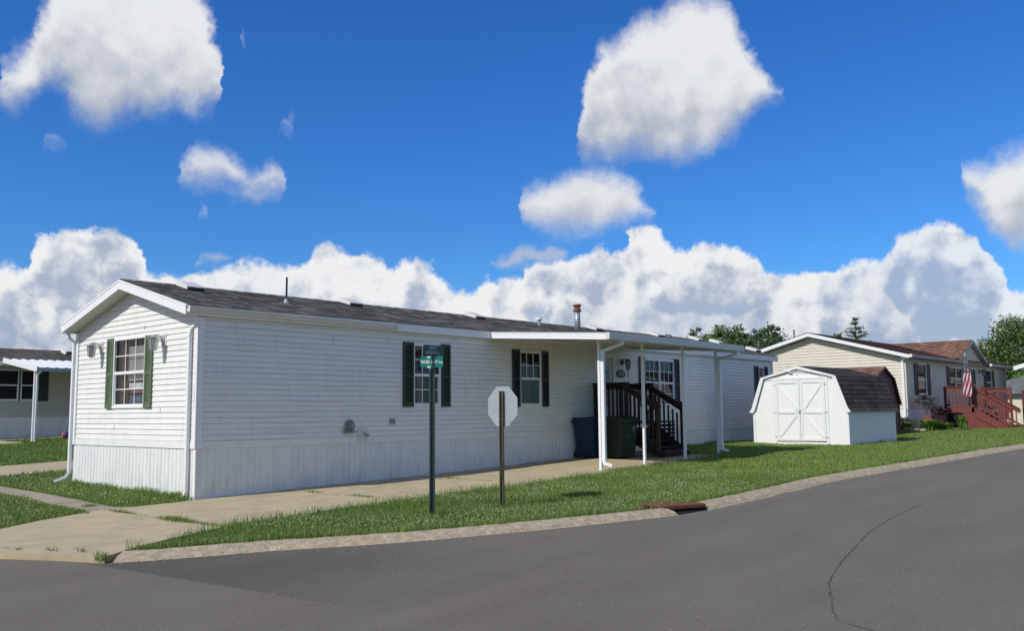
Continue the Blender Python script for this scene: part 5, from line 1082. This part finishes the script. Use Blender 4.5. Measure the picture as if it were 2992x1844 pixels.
# ------------------------------------------------------------------ red deck and stairs
DK = thing('red_deck', (36, -2.6, .78), 'red stained wooden deck with railing and stairs in front of the beige house', 'deck'); dx_ = 34.0; dt = 1.66
b = MB(); y = ny - .1
while y > -3.5: b.box(dx_, 38.3, y - .135, y, dt - .04, dt); y -= .142
b.box(dx_ + .0, dx_ + .04, -3.5, ny - .1, dt - .22, dt - .04); b.build('platform', M_REDW, DK)
b = MB()
for k in range(8): b.box(dx_ + .01, dx_ + .03, -4.95 + .0, -2.98, .62 + k * .105, .62 + k * .105 + .098) if k < 0 else None
k = 0; z = .62
while z < dt - .2:
    ytop = -3.5 - (dt - z) / .62 * .98 if True else 0
    b.box(dx_ + .012 + .001 * (k % 2), dx_ + .03, max(-4.95, ytop + .12), -2.98, z, z + .12); z += .122; k += 1
b.build('side_boards', M_REDW, DK)
b = MB(); b.box(dx_ + .06, 38, -3.4, ny - .15, .6, dt - .25); b.build('underside_shade', M_BLK, DK)  # black box stands in for the shade under the platform
def rpost(x, y, z0, z1, w_=.10, m_=None): b = MB(); b.box(x - w_/2, x + w_/2, y - w_/2, y + w_/2, z0, z1); b.build('post', m_ or M_REDW, DK)
for (x, y, z0, z1) in ((34.05, -2.32, .7, 2.56), (34.05, -3.42, .7, 2.62), (34.05, -4.62, .6, 1.86), (35.5, -3.42, .7, 2.6), (38.2, -2.35, 1.6, 2.58), (38.25, -3.9, .6, 2.58), (38.25, -3.1, 1.6, 2.56)): rpost(x, y, z0, z1)
def rail(p, q, zt, zb_, nb_): 
    b = MB(); b.bar((p[0], p[1], p[2] + zt), (q[0], q[1], q[2] + zt), .14, .04); b.bar((p[0], p[1], p[2] + zt - .12), (q[0], q[1], q[2] + zt - .12), .035, .14); b.build('rail', M_REDW, DK); b = MB(); b.bar((p[0], p[1], p[2] + zb_), (q[0], q[1], q[2] + zb_), .035, .09); b.build('lower_rail', M_REDW, DK)
    for k in range(1, nb_): t_ = k / nb_; x, y, z_ = (p[i] + (q[i] - p[i]) * t_ for i in range(3)); b = MB(); b.box(x - .02, x + .02, y - .02, y + .02, z_ + zb_, z_ + zt - .08); b.build('baluster', M_REDW, DK)
rail((34.05, -2.32, dt), (34.05, -3.42, dt), .90, .10, 8); rail((38.2, -2.35, dt), (38.25, -3.9, dt), .88, .10, 11)
rail((34.05, -3.42, dt), (34.05, -4.9, .72), .84, .16, 11); rail((35.4, -3.42, dt), (35.4, -4.9, .72), .84, .16, 9)
for k in range(6): z = dt - .16 * (k + 1); y = -3.5 - k * .25; b = MB(); b.box(34.0, 35.4, y - .27, y, z - .04, z); b.box(34.02, 34.05, y - .25, y, z - .14, z - .04); b.build('step', M_REDW, DK)
b = MB(); b.prism([(-3.5, dt - .04), (-5.02, .66), (-5.02, .50), (-4.85, .50), (-3.5, dt - .42)], 'x', 33.975, 34.008); b.build('stringer', M_REDW, DK)
b = MB(); b.box(39.4, 43.5, -5.75, -4.1, .5, 2.42); tag(b.build('dark_shade_block', M_DREDW), 'dark brown block added for the shade beyond the right end of the red deck', 'shade block')  # added dark block stands in for shade past the deck

# ------------------------------------------------------------------ flag
M_FR = mat('flag_red', (.42, .035, .06), .7, transl=.25); M_FW = mat('flag_white', (.74, .70, .70), .7, transl=.25); M_FB = mat('flag_blue', (.02, .035, .09), .7, transl=.2)
fx0, fy0 = 33.62, -3.32; FL = thing('flag', (fx0, fy0, 4.0), 'red white and blue striped flag hanging limp in front of the red deck', 'flag')
b = MB(); b.tube([(34.02, -3.40, 2.3), (fx0 + .02, fy0 - .0, 3.92)], .016, 8); b.tube([(fx0 + .02, fy0, 3.91), (fx0 + .01, fy0, 3.96)], .03, 8); b.build('pole', M_TRIM, FL)
NU, NV = 40, 96; V = []; 
for j in range(NV + 1):
    t_ = j / NV; wd = .11 + .27 * min(1, (t_ * 1.5) ** .8) * (1 - .15 * (t_ > .9) * (t_ - .9) * 10); z = 3.84 - 1.70 * t_
    for i in range(NU + 1):
        s_ = i / NU; fold = .055 * math.sin(s_ * 14 + t_ * 2.2) * (.4 + .6 * t_)
        lateral = (s_ - .5) * wd + .05 * math.sin(t_ * 3); V.append((fx0 - lateral * .20 + fold, fy0 - lateral * .98 + fold * .3, z - .10 * abs(s_ - .4) * (t_ > .6)))
F = []; MI = []
for j in range(NV):
    for i in range(NU):
        F.append((j*(NU+1)+i, j*(NU+1)+i+1, (j+1)*(NU+1)+i+1, (j+1)*(NU+1)+i)); s_, t_ = i / NU, j / NV
        if t_ < .42 and s_ < .98 - .25 * (t_ > .34): MI.append(2 if not (int(s_ * 9 + t_ * 3) % 2 == 0 and int(t_ * 34) % 2 == 0) else 1)
        else: MI.append(int((s_ * 3.4 + t_ * 4.6) * 1.35) % 2)
npmesh('cloth', V, F, [M_FR, M_FW, M_FB], MI, loc=(0, 0, 0), parent=None, n=4); cl = bpy.data.objects[-1] if False else bpy.data.objects['cloth']
for v in cl.data.vertices: v.co -= Vector((fx0, fy0, 4.0))
cl.parent = FL

# ------------------------------------------------------------------ plants and trees
def leafcloud(name, parent, matl, blobs, n, size, aspect=.55, droop=.0):
    """many small leaf quads spread in clumps through ellipsoids (x,y,z,rx,ry,rz)"""
    vol = np.array([b[3]*b[4]*b[5] for b in blobs]) ** .75; vol /= vol.sum(); V = []
    for bl, f in zip(blobs, vol):
        m_ = max(8, int(n * f)); nc = max(3, m_ // 26); d = rng.normal(size=(nc, 3)); d /= np.linalg.norm(d, axis=1)[:, None]; rad = rng.uniform(.35, 1.0, nc) ** .55
        c = d * rad[:, None] * np.array(bl[3:6]) + np.array(bl[:3]); k = rng.integers(0, nc, m_); cs = np.mean(bl[3:6]) * .20
        p = c[k] + rng.normal(size=(m_, 3)) * cs * np.array([1, 1, .7]); V.append(p)
    p = np.concatenate(V); m_ = len(p); a = rng.normal(size=(m_, 3)); a[:, 2] -= droop; a /= np.linalg.norm(a, axis=1)[:, None]; b = np.cross(a, rng.normal(size=(m_, 3))); b /= np.linalg.norm(b, axis=1)[:, None]
    s = size * rng.uniform(.5, 1.3, m_)[:, None]; Q = np.stack([p - a*s, p + b*s*aspect, p + a*s, p - b*s*aspect], 1).reshape(-1, 3)
    return npmesh(name, Q - np.array(wloc(parent)), np.arange(m_ * 4).reshape(-1, 4), matl, n=4, parent=parent)
M_LEAF1 = mat('leaf_mid_green', (.12, .185, .05), .6, transl=.35, island=.45); M_LEAF2 = mat('leaf_bright_green', (.12, .24, .03), .5, transl=.3, island=.4); M_LEAF3 = mat('conifer_green', (.07, .105, .035), .7, transl=.15, island=.4)
M_LEAF4 = mat('leaf_dark_green', (.075, .13, .045), .6, transl=.25, island=.45); M_LEAF5 = mat('leaf_grey_green', (.10, .15, .08), .7, transl=.2, island=.35); M_LEAF6 = mat('leaf_purple_brown', (.05, .035, .035), .7, island=.5); M_BARK = mat('bark', (.09, .07, .05), .9, (.05, .04, .03), 6)
def tree(x, y, ztop_, r, label, matl, n, size, blobs=None, group=None, trunkh=None, zb_=None):
    g = G(x, y); t = thing('tree', (x, y, g), label, 'tree', group); h = ztop_ - g; b = MB()
    b.tube([(x, y, g - .1), (x + .1, y, g + h * .3), (x, y + .1, g + h * .6), (x, y, g + h * .85)], [.04 * h, .03 * h, .018 * h, .006 * h], 8)
    for k in range(7): a = k * 2.4; z0_ = g + h * (.28 + .07 * k); b.tube([(x, y, z0_), (x + r * .4 * math.cos(a), y + r * .4 * math.sin(a), z0_ + h * .12), (x + r * .75 * math.cos(a), y + r * .75 * math.sin(a), z0_ + h * .2)], [.014 * h, .009 * h, .003 * h], 6)
    b.build('trunk', M_BARK, t)
    if not blobs:
        rr = random.Random(int(x * 100)); blobs = [(x, y, g + h * .62, r * .62, r * .62, h * .30)]
        for k in range(9): a = rr.uniform(0, 6.28); q = rr.uniform(.3, .7) * r; zz = g + h * rr.uniform(.42, .9); s_ = r * rr.uniform(.26, .42); blobs.append((x + q * math.cos(a), y + q * math.sin(a), min(zz, ztop_ - s_ * .8), s_, s_, s_ * .9))
        blobs.append((x, y, ztop_ - r * .33, r * .33, r * .33, r * .33))
    leafcloud('crown', t, matl, blobs, n, size); return t
tree(56.7, 22.9, 8.35, 1.9, 'leftmost green treetop showing above the grey shingle roof', M_LEAF1, 4200, .12, group='trees behind the homes')
tree(57.4, 21.1, 8.6, 2.3, 'tallest rounded treetop just right of the leftmost one above the grey roof', M_LEAF1, 5600, .12, group='trees behind the homes')
tree(58.0, 19.6, 7.9, 2.0, 'lower green treetop beside the gap above the far end of the grey roof', M_LEAF1, 4600, .12, group='trees behind the homes')
tree(55.6, 18.1, 7.5, 1.6, 'small darker treetop just right of the sky gap left of the beige gable', M_LEAF4, 6000, .12, group='trees behind the homes')
tree(56.2, 16.4, 8.25, 2.2, 'dense dark treetop touching the left slope of the beige house roof', M_LEAF4, 7500, .12, group='trees behind the homes')
tree(47.3, 7.6, 6.35, .95, 'small rounded treetop peeking over the brown ridge left of the spruce', M_LEAF1, 3000, .07)
# spruce: whorls of drooping branches
sx_, sy_ = 45.8, 5.95; sg = G(sx_, sy_); SPR = thing('spruce_tree', (sx_, sy_, sg), 'thin spruce top with sparse branches above the brown shingle ridge', 'tree')
b = MB(); b.tube([(sx_, sy_, sg), (sx_, sy_, 4.5), (sx_ + .02, sy_, 7.05)], [.16, .08, .012], 8); b.build('trunk', M_BARK, SPR)
NN = []; b = MB(); z = 6.95
while z > 3.6:
    rr = .16 + (7.0 - z) * .44
    for k in range(6):
        a = random.uniform(0, 6.28); L_ = rr * random.uniform(.7, 1.1); e = (sx_ + L_ * math.cos(a), sy_ + L_ * math.sin(a), z + L_ * random.uniform(.05, .32)); b.tube([(sx_, sy_, z), e], [.014, .004], 5)
        for q in range(int(26 + L_ * 60)): t_ = random.uniform(.2, 1); c = [sx_ + (e[0]-sx_)*t_, sy_ + (e[1]-sy_)*t_, z + (e[2]-z)*t_]; NN.append((c, [random.gauss(0, .07) for _ in range(3)]))
    z -= .27
b.build('branch', M_BARK, SPR)
Q = []
for c, d in NN:
    d = Vector(d); s = d.cross(Vector((random.gauss(0,1), random.gauss(0,1), random.gauss(0,1)))).normalized() * .018; c = Vector(c); Q += [c - s, c + s, c + d + s * .4, c + d - s * .4]
npmesh('needles', np.array([tuple(q) for q in Q]) - np.array((sx_, sy_, sg)), np.arange(len(Q)).reshape(-1, 4), M_LEAF3, n=4, parent=SPR)
bx_, by_ = 90.5, 6.2; bg_ = G(bx_, by_)
tree(bx_, by_, 10.2, 4.5, 'large broad green tree rising behind the beige house on the right edge', M_LEAF1, 42000, .12, blobs=[(bx_, by_, 7.2, 3.2, 3.2, 2.6), (bx_ - .6, by_ + 1.3, 8.9, 1.9, 1.9, 1.4), (bx_ - .4, by_ - 1.6, 8.6, 2.2, 2.2, 1.5), (bx_ - 1.5, by_ + 3.2, 7.3, 1.5, 1.5, 1.1), (bx_ - 1.2, by_ + 2.6, 6.0, 2.0, 2.0, 1.2), (bx_ - .5, by_ - 2.5, 6.6, 2.2, 2.2, 1.7), (bx_, by_, 4.6, 3.4, 3.4, 1.6), (bx_ - 1.0, by_ - 3.6, 4.6, 2.4, 2.4, 1.5), (bx_ - 1.5, by_ + 4.4, 6.2, .8, .8, .6)])
tree(76.0, 2.9, 5.6, 2.6, 'low bright green bushy tree behind the grey roof at the right', M_LEAF2, 9000, .12)
def clump(x, y, label, matl, n, h, spread, w_, name='daylily_clump', cat='plant', group=None):
    g = G(x, y); V = []; F = []
    for k in range(n):
        a = random.uniform(0, 6.28); L_ = random.uniform(.55, 1.1) * spread; hh = h * random.uniform(.6, 1.1); pts = []
        bx, by = x + random.gauss(0, spread * .22), y + random.gauss(0, spread * .22)
        for j in range(6): t_ = j / 5; pts.append((bx + L_ * t_ * math.cos(a), by + L_ * t_ * math.sin(a), g + hh * (1.9 * t_ - 1.25 * t_ * t_)))
        nx, ny_ = -math.sin(a), math.cos(a)
        for j in range(5):
            w0, w1 = w_ * math.sin(math.pi * (.15 + .8 * j / 5)), w_ * math.sin(math.pi * (.15 + .8 * (j + 1) / 5)) if j < 4 else .002; b0 = len(V)
            V += [(pts[j][0] - nx*w0, pts[j][1] - ny_*w0, pts[j][2]), (pts[j][0] + nx*w0, pts[j][1] + ny_*w0, pts[j][2]), (pts[j+1][0] + nx*w1, pts[j+1][1] + ny_*w1, pts[j+1][2]), (pts[j+1][0] - nx*w1, pts[j+1][1] - ny_*w1, pts[j+1][2])]; F.append((b0, b0+1, b0+2, b0+3))
    return tag(npmesh(name, V, F, matl, n=4, loc=(x, y, g)), label, cat, group)
t = thing('leafy_bush', (28.6, -1.75, .75), 'dark leafy green bush at the corner of the beige house beside the shed', 'bush'); leafcloud('leaves', t, M_LEAF4, [(28.7, -1.8, 1.12, .42, .42, .35), (28.5, -1.55, 1.2, .3, .3, .3), (29.0, -2.2, 1.0, .3, .3, .25)], 2600, .055)
clump(29.1, -2.45, 'thin grey-green lavender-like plant beside the pale downspout', M_LEAF5, 170, .62, .24, .010, 'wispy_plant')
clump(29.6, -2.95, 'broad bright green clump of strap leaves in the middle of the flower bed', M_LEAF2, 130, .55, .52, .030)
clump(30.0, -3.35, 'low pale-leaved clump right of the broad bright one in the flower bed', M_LEAF2, 60, .38, .45, .034)
clump(30.8, -3.85, 'upright bright green clump against the side boards of the red deck', M_LEAF2, 60, .72, .28, .024)
t = thing('shrub', (31.6, -2.45, .8), 'spindly dark-leaved shrub rising above the flower bed', 'shrub'); b = MB()
for a in range(5): b.tube([(31.6, -2.45, .8), (31.6 + .15 * math.cos(a * 1.3), -2.45 + .2 * math.sin(a * 1.3), 1.4), (31.6 + .35 * math.cos(a * 1.3 + .3), -2.45 + .4 * math.sin(a * 1.3 + .3), 2.05)], [.03, .02, .006], 6)
b.build('stem', M_BARK, t); leafcloud('leaves', t, M_LEAF6, [(31.6, -2.3, 1.95, .35, .35, .22), (31.6, -2.6, 1.6, .28, .3, .2), (31.5, -2.1, 2.1, .2, .2, .12)], 900, .045)
b = MB(); b.box(30.6, 32.4, -2.75, -2.45, .78, 1.36); tag(b.build('planter_box', M_BRICKR), 'low brick-red planter box behind the bright green clumps', 'planter')
soil = MB(); soil.prism([(28.2, -1.75), (34, -1.75), (34, -3.3), (31, -4.1), (29.2, -3.1), (28.2, -2.2)], 'z', .70, .79); tag(soil.build('flower_bed_soil', M_DIRT), kind='structure')
for k, (x, y) in enumerate(((28.75, -2.75), (28.9, -2.95))):
    b = MB(); b.tube([(x, y, G(x) + .0), (x, y, G(x) + .05), (x, y, G(x) + .09)], [.12, .11, .05], 9); tag(b.build('edging_stone', M_KERB), 'pale edging stone in front of the flower bed', 'stone', 'edging stones by the flower bed')

# ------------------------------------------------------------------ far houses at the right edge
M_GR = mat('far_grey_shingle', (.17, .18, .20), .9, (.13, .14, .15), 3)
t = thing('far_house', (60, -.5, .6), 'far house showing only its plain grey roof beyond the beige house', 'house'); b = MB(); b.box(56, 66, -6.5, 3.0, .4, 2.55); b.build('walls', M_TAN, t); b = MB(); b.prism([(-7.0, 2.5), (-1.9, 3.95), (3.4, 2.5)], 'x', 55.6, 66.4); b.build('roof', M_GR, t)
t = thing('edge_house', (47, -5, .6), 'cream house with white eave cut off by the right edge of the photo', 'house'); M_CR = mat('cream_siding', (.55, .49, .38), .6)
lap('siding', M_CR, t, (45.6, -10, .6), Y_, NX, Z_, 7.1, 23, .13, .014); b = MB(); b.box(45.62, 56, -10, -2.95, .5, 3.6); b.build('walls', M_CR, t)
b = MB(); b.prism([(-10, 3.55), (-2.55, 3.60), (-2.55, 3.78), (-6.5, 4.9), (-10, 4.0)], 'x', 45.2, 56); b.build('roof', M_GR, t); b = MB(); b.prism([(-2.52, 3.58), (-2.52, 3.80), (-6.5, 4.94), (-6.5, 4.72)], 'x', 45.14, 45.2); b.build('rake_fascia', M_ALU, t)
b = MB(); b.add([(40.4, -4.55, 2.52), (40.4, -6.2, 2.52), (45.4, -6.2, 3.55), (45.4, -3.6, 3.1), (40.4, -4.55, 2.46), (40.4, -6.2, 2.46), (45.4, -6.2, 3.49), (45.4, -3.6, 3.04)], [(0,1,2,3), (4,5,6,7), (0,1,5,4), (1,2,6,5), (2,3,7,6), (3,0,4,7)]); b.build('awning', M_CR, t)

# ------------------------------------------------------------------ left neighbour
LH = thing('left_mobile_home', (7, 26.6, .62), 'beige-grey mobile home with dark windows partly hidden on the left side', 'mobile home'); ly = 26.6; M_LS = mat('left_home_siding', (.56, .54, .47), .6, (.50, .48, .42), 2)
wl = [(3.4, 5.0), (5.15, 6.83), (6.9, 7.52)]
L1, L2 = (5.2, 6.83, 2.28, 3.60), (6.90, 7.56, 2.28, 3.60)
lap('front_siding', M_LS, LH, (-6, ly, 1.60), X_, NY, Z_, 22, 20, .115, .014, groove=.014, holes=[(L1[0] + 6, L2[1] + 6, .68, 2.0)], seg=1)
ribbed('skirting', M_SKIRT, LH, (-6, ly, 0), X_, NY, 22, 1.60, lambda a: .4)
b = MB(); b.box(-6, 16, ly + .02, ly + 4.9, .5, 3.8); b.build('rear_walls', M_DARK, LH)
for v in (L1, L2): window(LH, (0, ly, 0), X_, NY, v[0], v[1], v[2], v[3], cols=1, rowsU=1, rowsL=1, lowgrid=False, curtain=[(v[0] + .05, v[1] - .05, (v[2] + v[3]) / 2, v[3] - .05, M_GREYC)], depth=.2)
shutter(LH, (0, ly - .014, 0), X_, NY, 7.62, 8.02, 2.27, 3.60, M_BLACKSH, arch=False, louv=False)
uu = Vector((0, 1, .27)).normalized(); nv = Vector((0, -.27, 1)).normalized(); lap('front_roof_slope', M_SHC, LH, (-6.3, ly - .2, 3.93), X_, nv, uu, 22.6, 20, .14, .010, wob=.004, seg=1, uvs=True)
uu = Vector((0, -1, .27)).normalized(); nv = Vector((0, .27, 1)).normalized(); lap('rear_roof_slope', M_SHC, LH, (-6.3, ly + 5.2, 3.93), X_, nv, uu, 22.6, 20, .14, .010, wob=.004, seg=4, uvs=True)
b = MB(); b.box(-6.3, 16.3, ly - .22, ly - .19, 3.75, 3.92); b.build('eave_fascia', M_ALU, LH)
b = MB(); b.prism([(28.2, 4.44), (28.2, 4.58), (28.65, 4.66), (28.75, 4.52)], 'x', 9.35, 9.85); vv = b.build('roof_vent', M_ALU, LH); b = MB(); b.box(9.42, 9.78, 28.16, 28.2, 4.45, 4.55); b.build('vent_screen', M_BLKM, vv)
LC = thing('left_carport', (6.3, 23.2, .6), 'white corrugated carport roof on a thin post in front of the left mobile home', 'carport'); b = MB(); y0_, y1_, z0_, z1_ = 22.9, ly - .22, 3.50, 4.00
N_ = 90; V = []; F = []
for i in range(N_ + 1):
    x = 6.12 + 8 * i / N_; dzc = .05 * (1 if i % 4 in (0, 1) else 0); V += [(x, y0_, z0_ + dzc), (x, y1_, z1_ + dzc)]
for i in range(N_): F.append((2*i, 2*i+2, 2*i+3, 2*i+1))
b.add(V, F); b.build('roof_panel', M_ALU, LC, fixn=False)
b = MB(); b.box(6.10, 14.2, y0_ - .06, y0_ - .0, z0_ - .12, z0_ + .03); b.build('gutter', M_GALV, LC); b = MB(); b.add([(6.08, y0_ - .06, z0_ - .14), (6.08, y1_, z1_ - .14), (6.08, y1_, z1_ + .07), (6.08, y0_ - .06, z0_ + .07), (6.11, y0_ - .06, z0_ - .14), (6.11, y1_, z1_ - .14), (6.11, y1_, z1_ + .07), (6.11, y0_ - .06, z0_ + .07)], [(0,1,2,3), (4,5,6,7), (0,1,5,4), (1,2,6,5), (2,3,7,6), (3,0,4,7)]); b.build('end_fascia', M_ALU, LC)
b = MB(); b.box(6.15, 6.23, 23.2, 23.28, G(6.2, 23.2) - .02, 3.45); b.build('post', M_ALU, LC); b = MB(); b.bar((6.32, 22.95, 3.44), (6.26, 23.12, 3.30), .07); b.box(6.21, 6.27, 23.12, 23.18, G(6.2, 23.2), 3.32); b.build('downspout', M_ALU, LC)
b = MB(); rr = .15; N1, N2 = 18, 12; bx, by = 7.9, 24.3; bz = G(bx, by) + .16; V = []; F = []; 
for j in range(N2 + 1):
    for i in range(N1): th, ph = math.pi * j / N2, 2 * math.pi * i / N1; V.append((bx + rr * math.sin(th) * math.cos(ph), by + rr * math.sin(th) * math.sin(ph), bz + rr * math.cos(th)))
MI = []
for j in range(N2):
    for i in range(N1): F.append((j*N1+i, j*N1+(i+1) % N1, (j+1)*N1+(i+1) % N1, (j+1)*N1+i)); MI.append((1, 2, 0)[(i // 3) % 3])
tag(npmesh('beach_ball', V, F, [M_FW, M_FR, mat('ball_blue', (.03, .08, .4), .4)], MI, loc=(bx, by, bz), smooth=True, n=4), 'small red white and blue ball on the grass by the left mobile home', 'ball')
# house across the street, behind the photographer: shows only in the window glass
t = thing('opposite_house', (55, -30, .3), 'white house across the street, seen only as a reflection in the double window', 'house')
b = MB(); b.box(53, 63, -33, -27.5, .1, 3.3); b.prism([(53, 3.3), (63, 3.3), (58, 4.8)], 'y', -33, -27.5); b.build('walls', M_SID, t); b = MB(); b.prism([(52.5, 3.2), (58, 4.85), (63.5, 3.2), (63.5, 3.38), (58, 5.05), (52.5, 3.38)], 'y', -33.3, -27.1); b.build('roof', M_SHB, t)
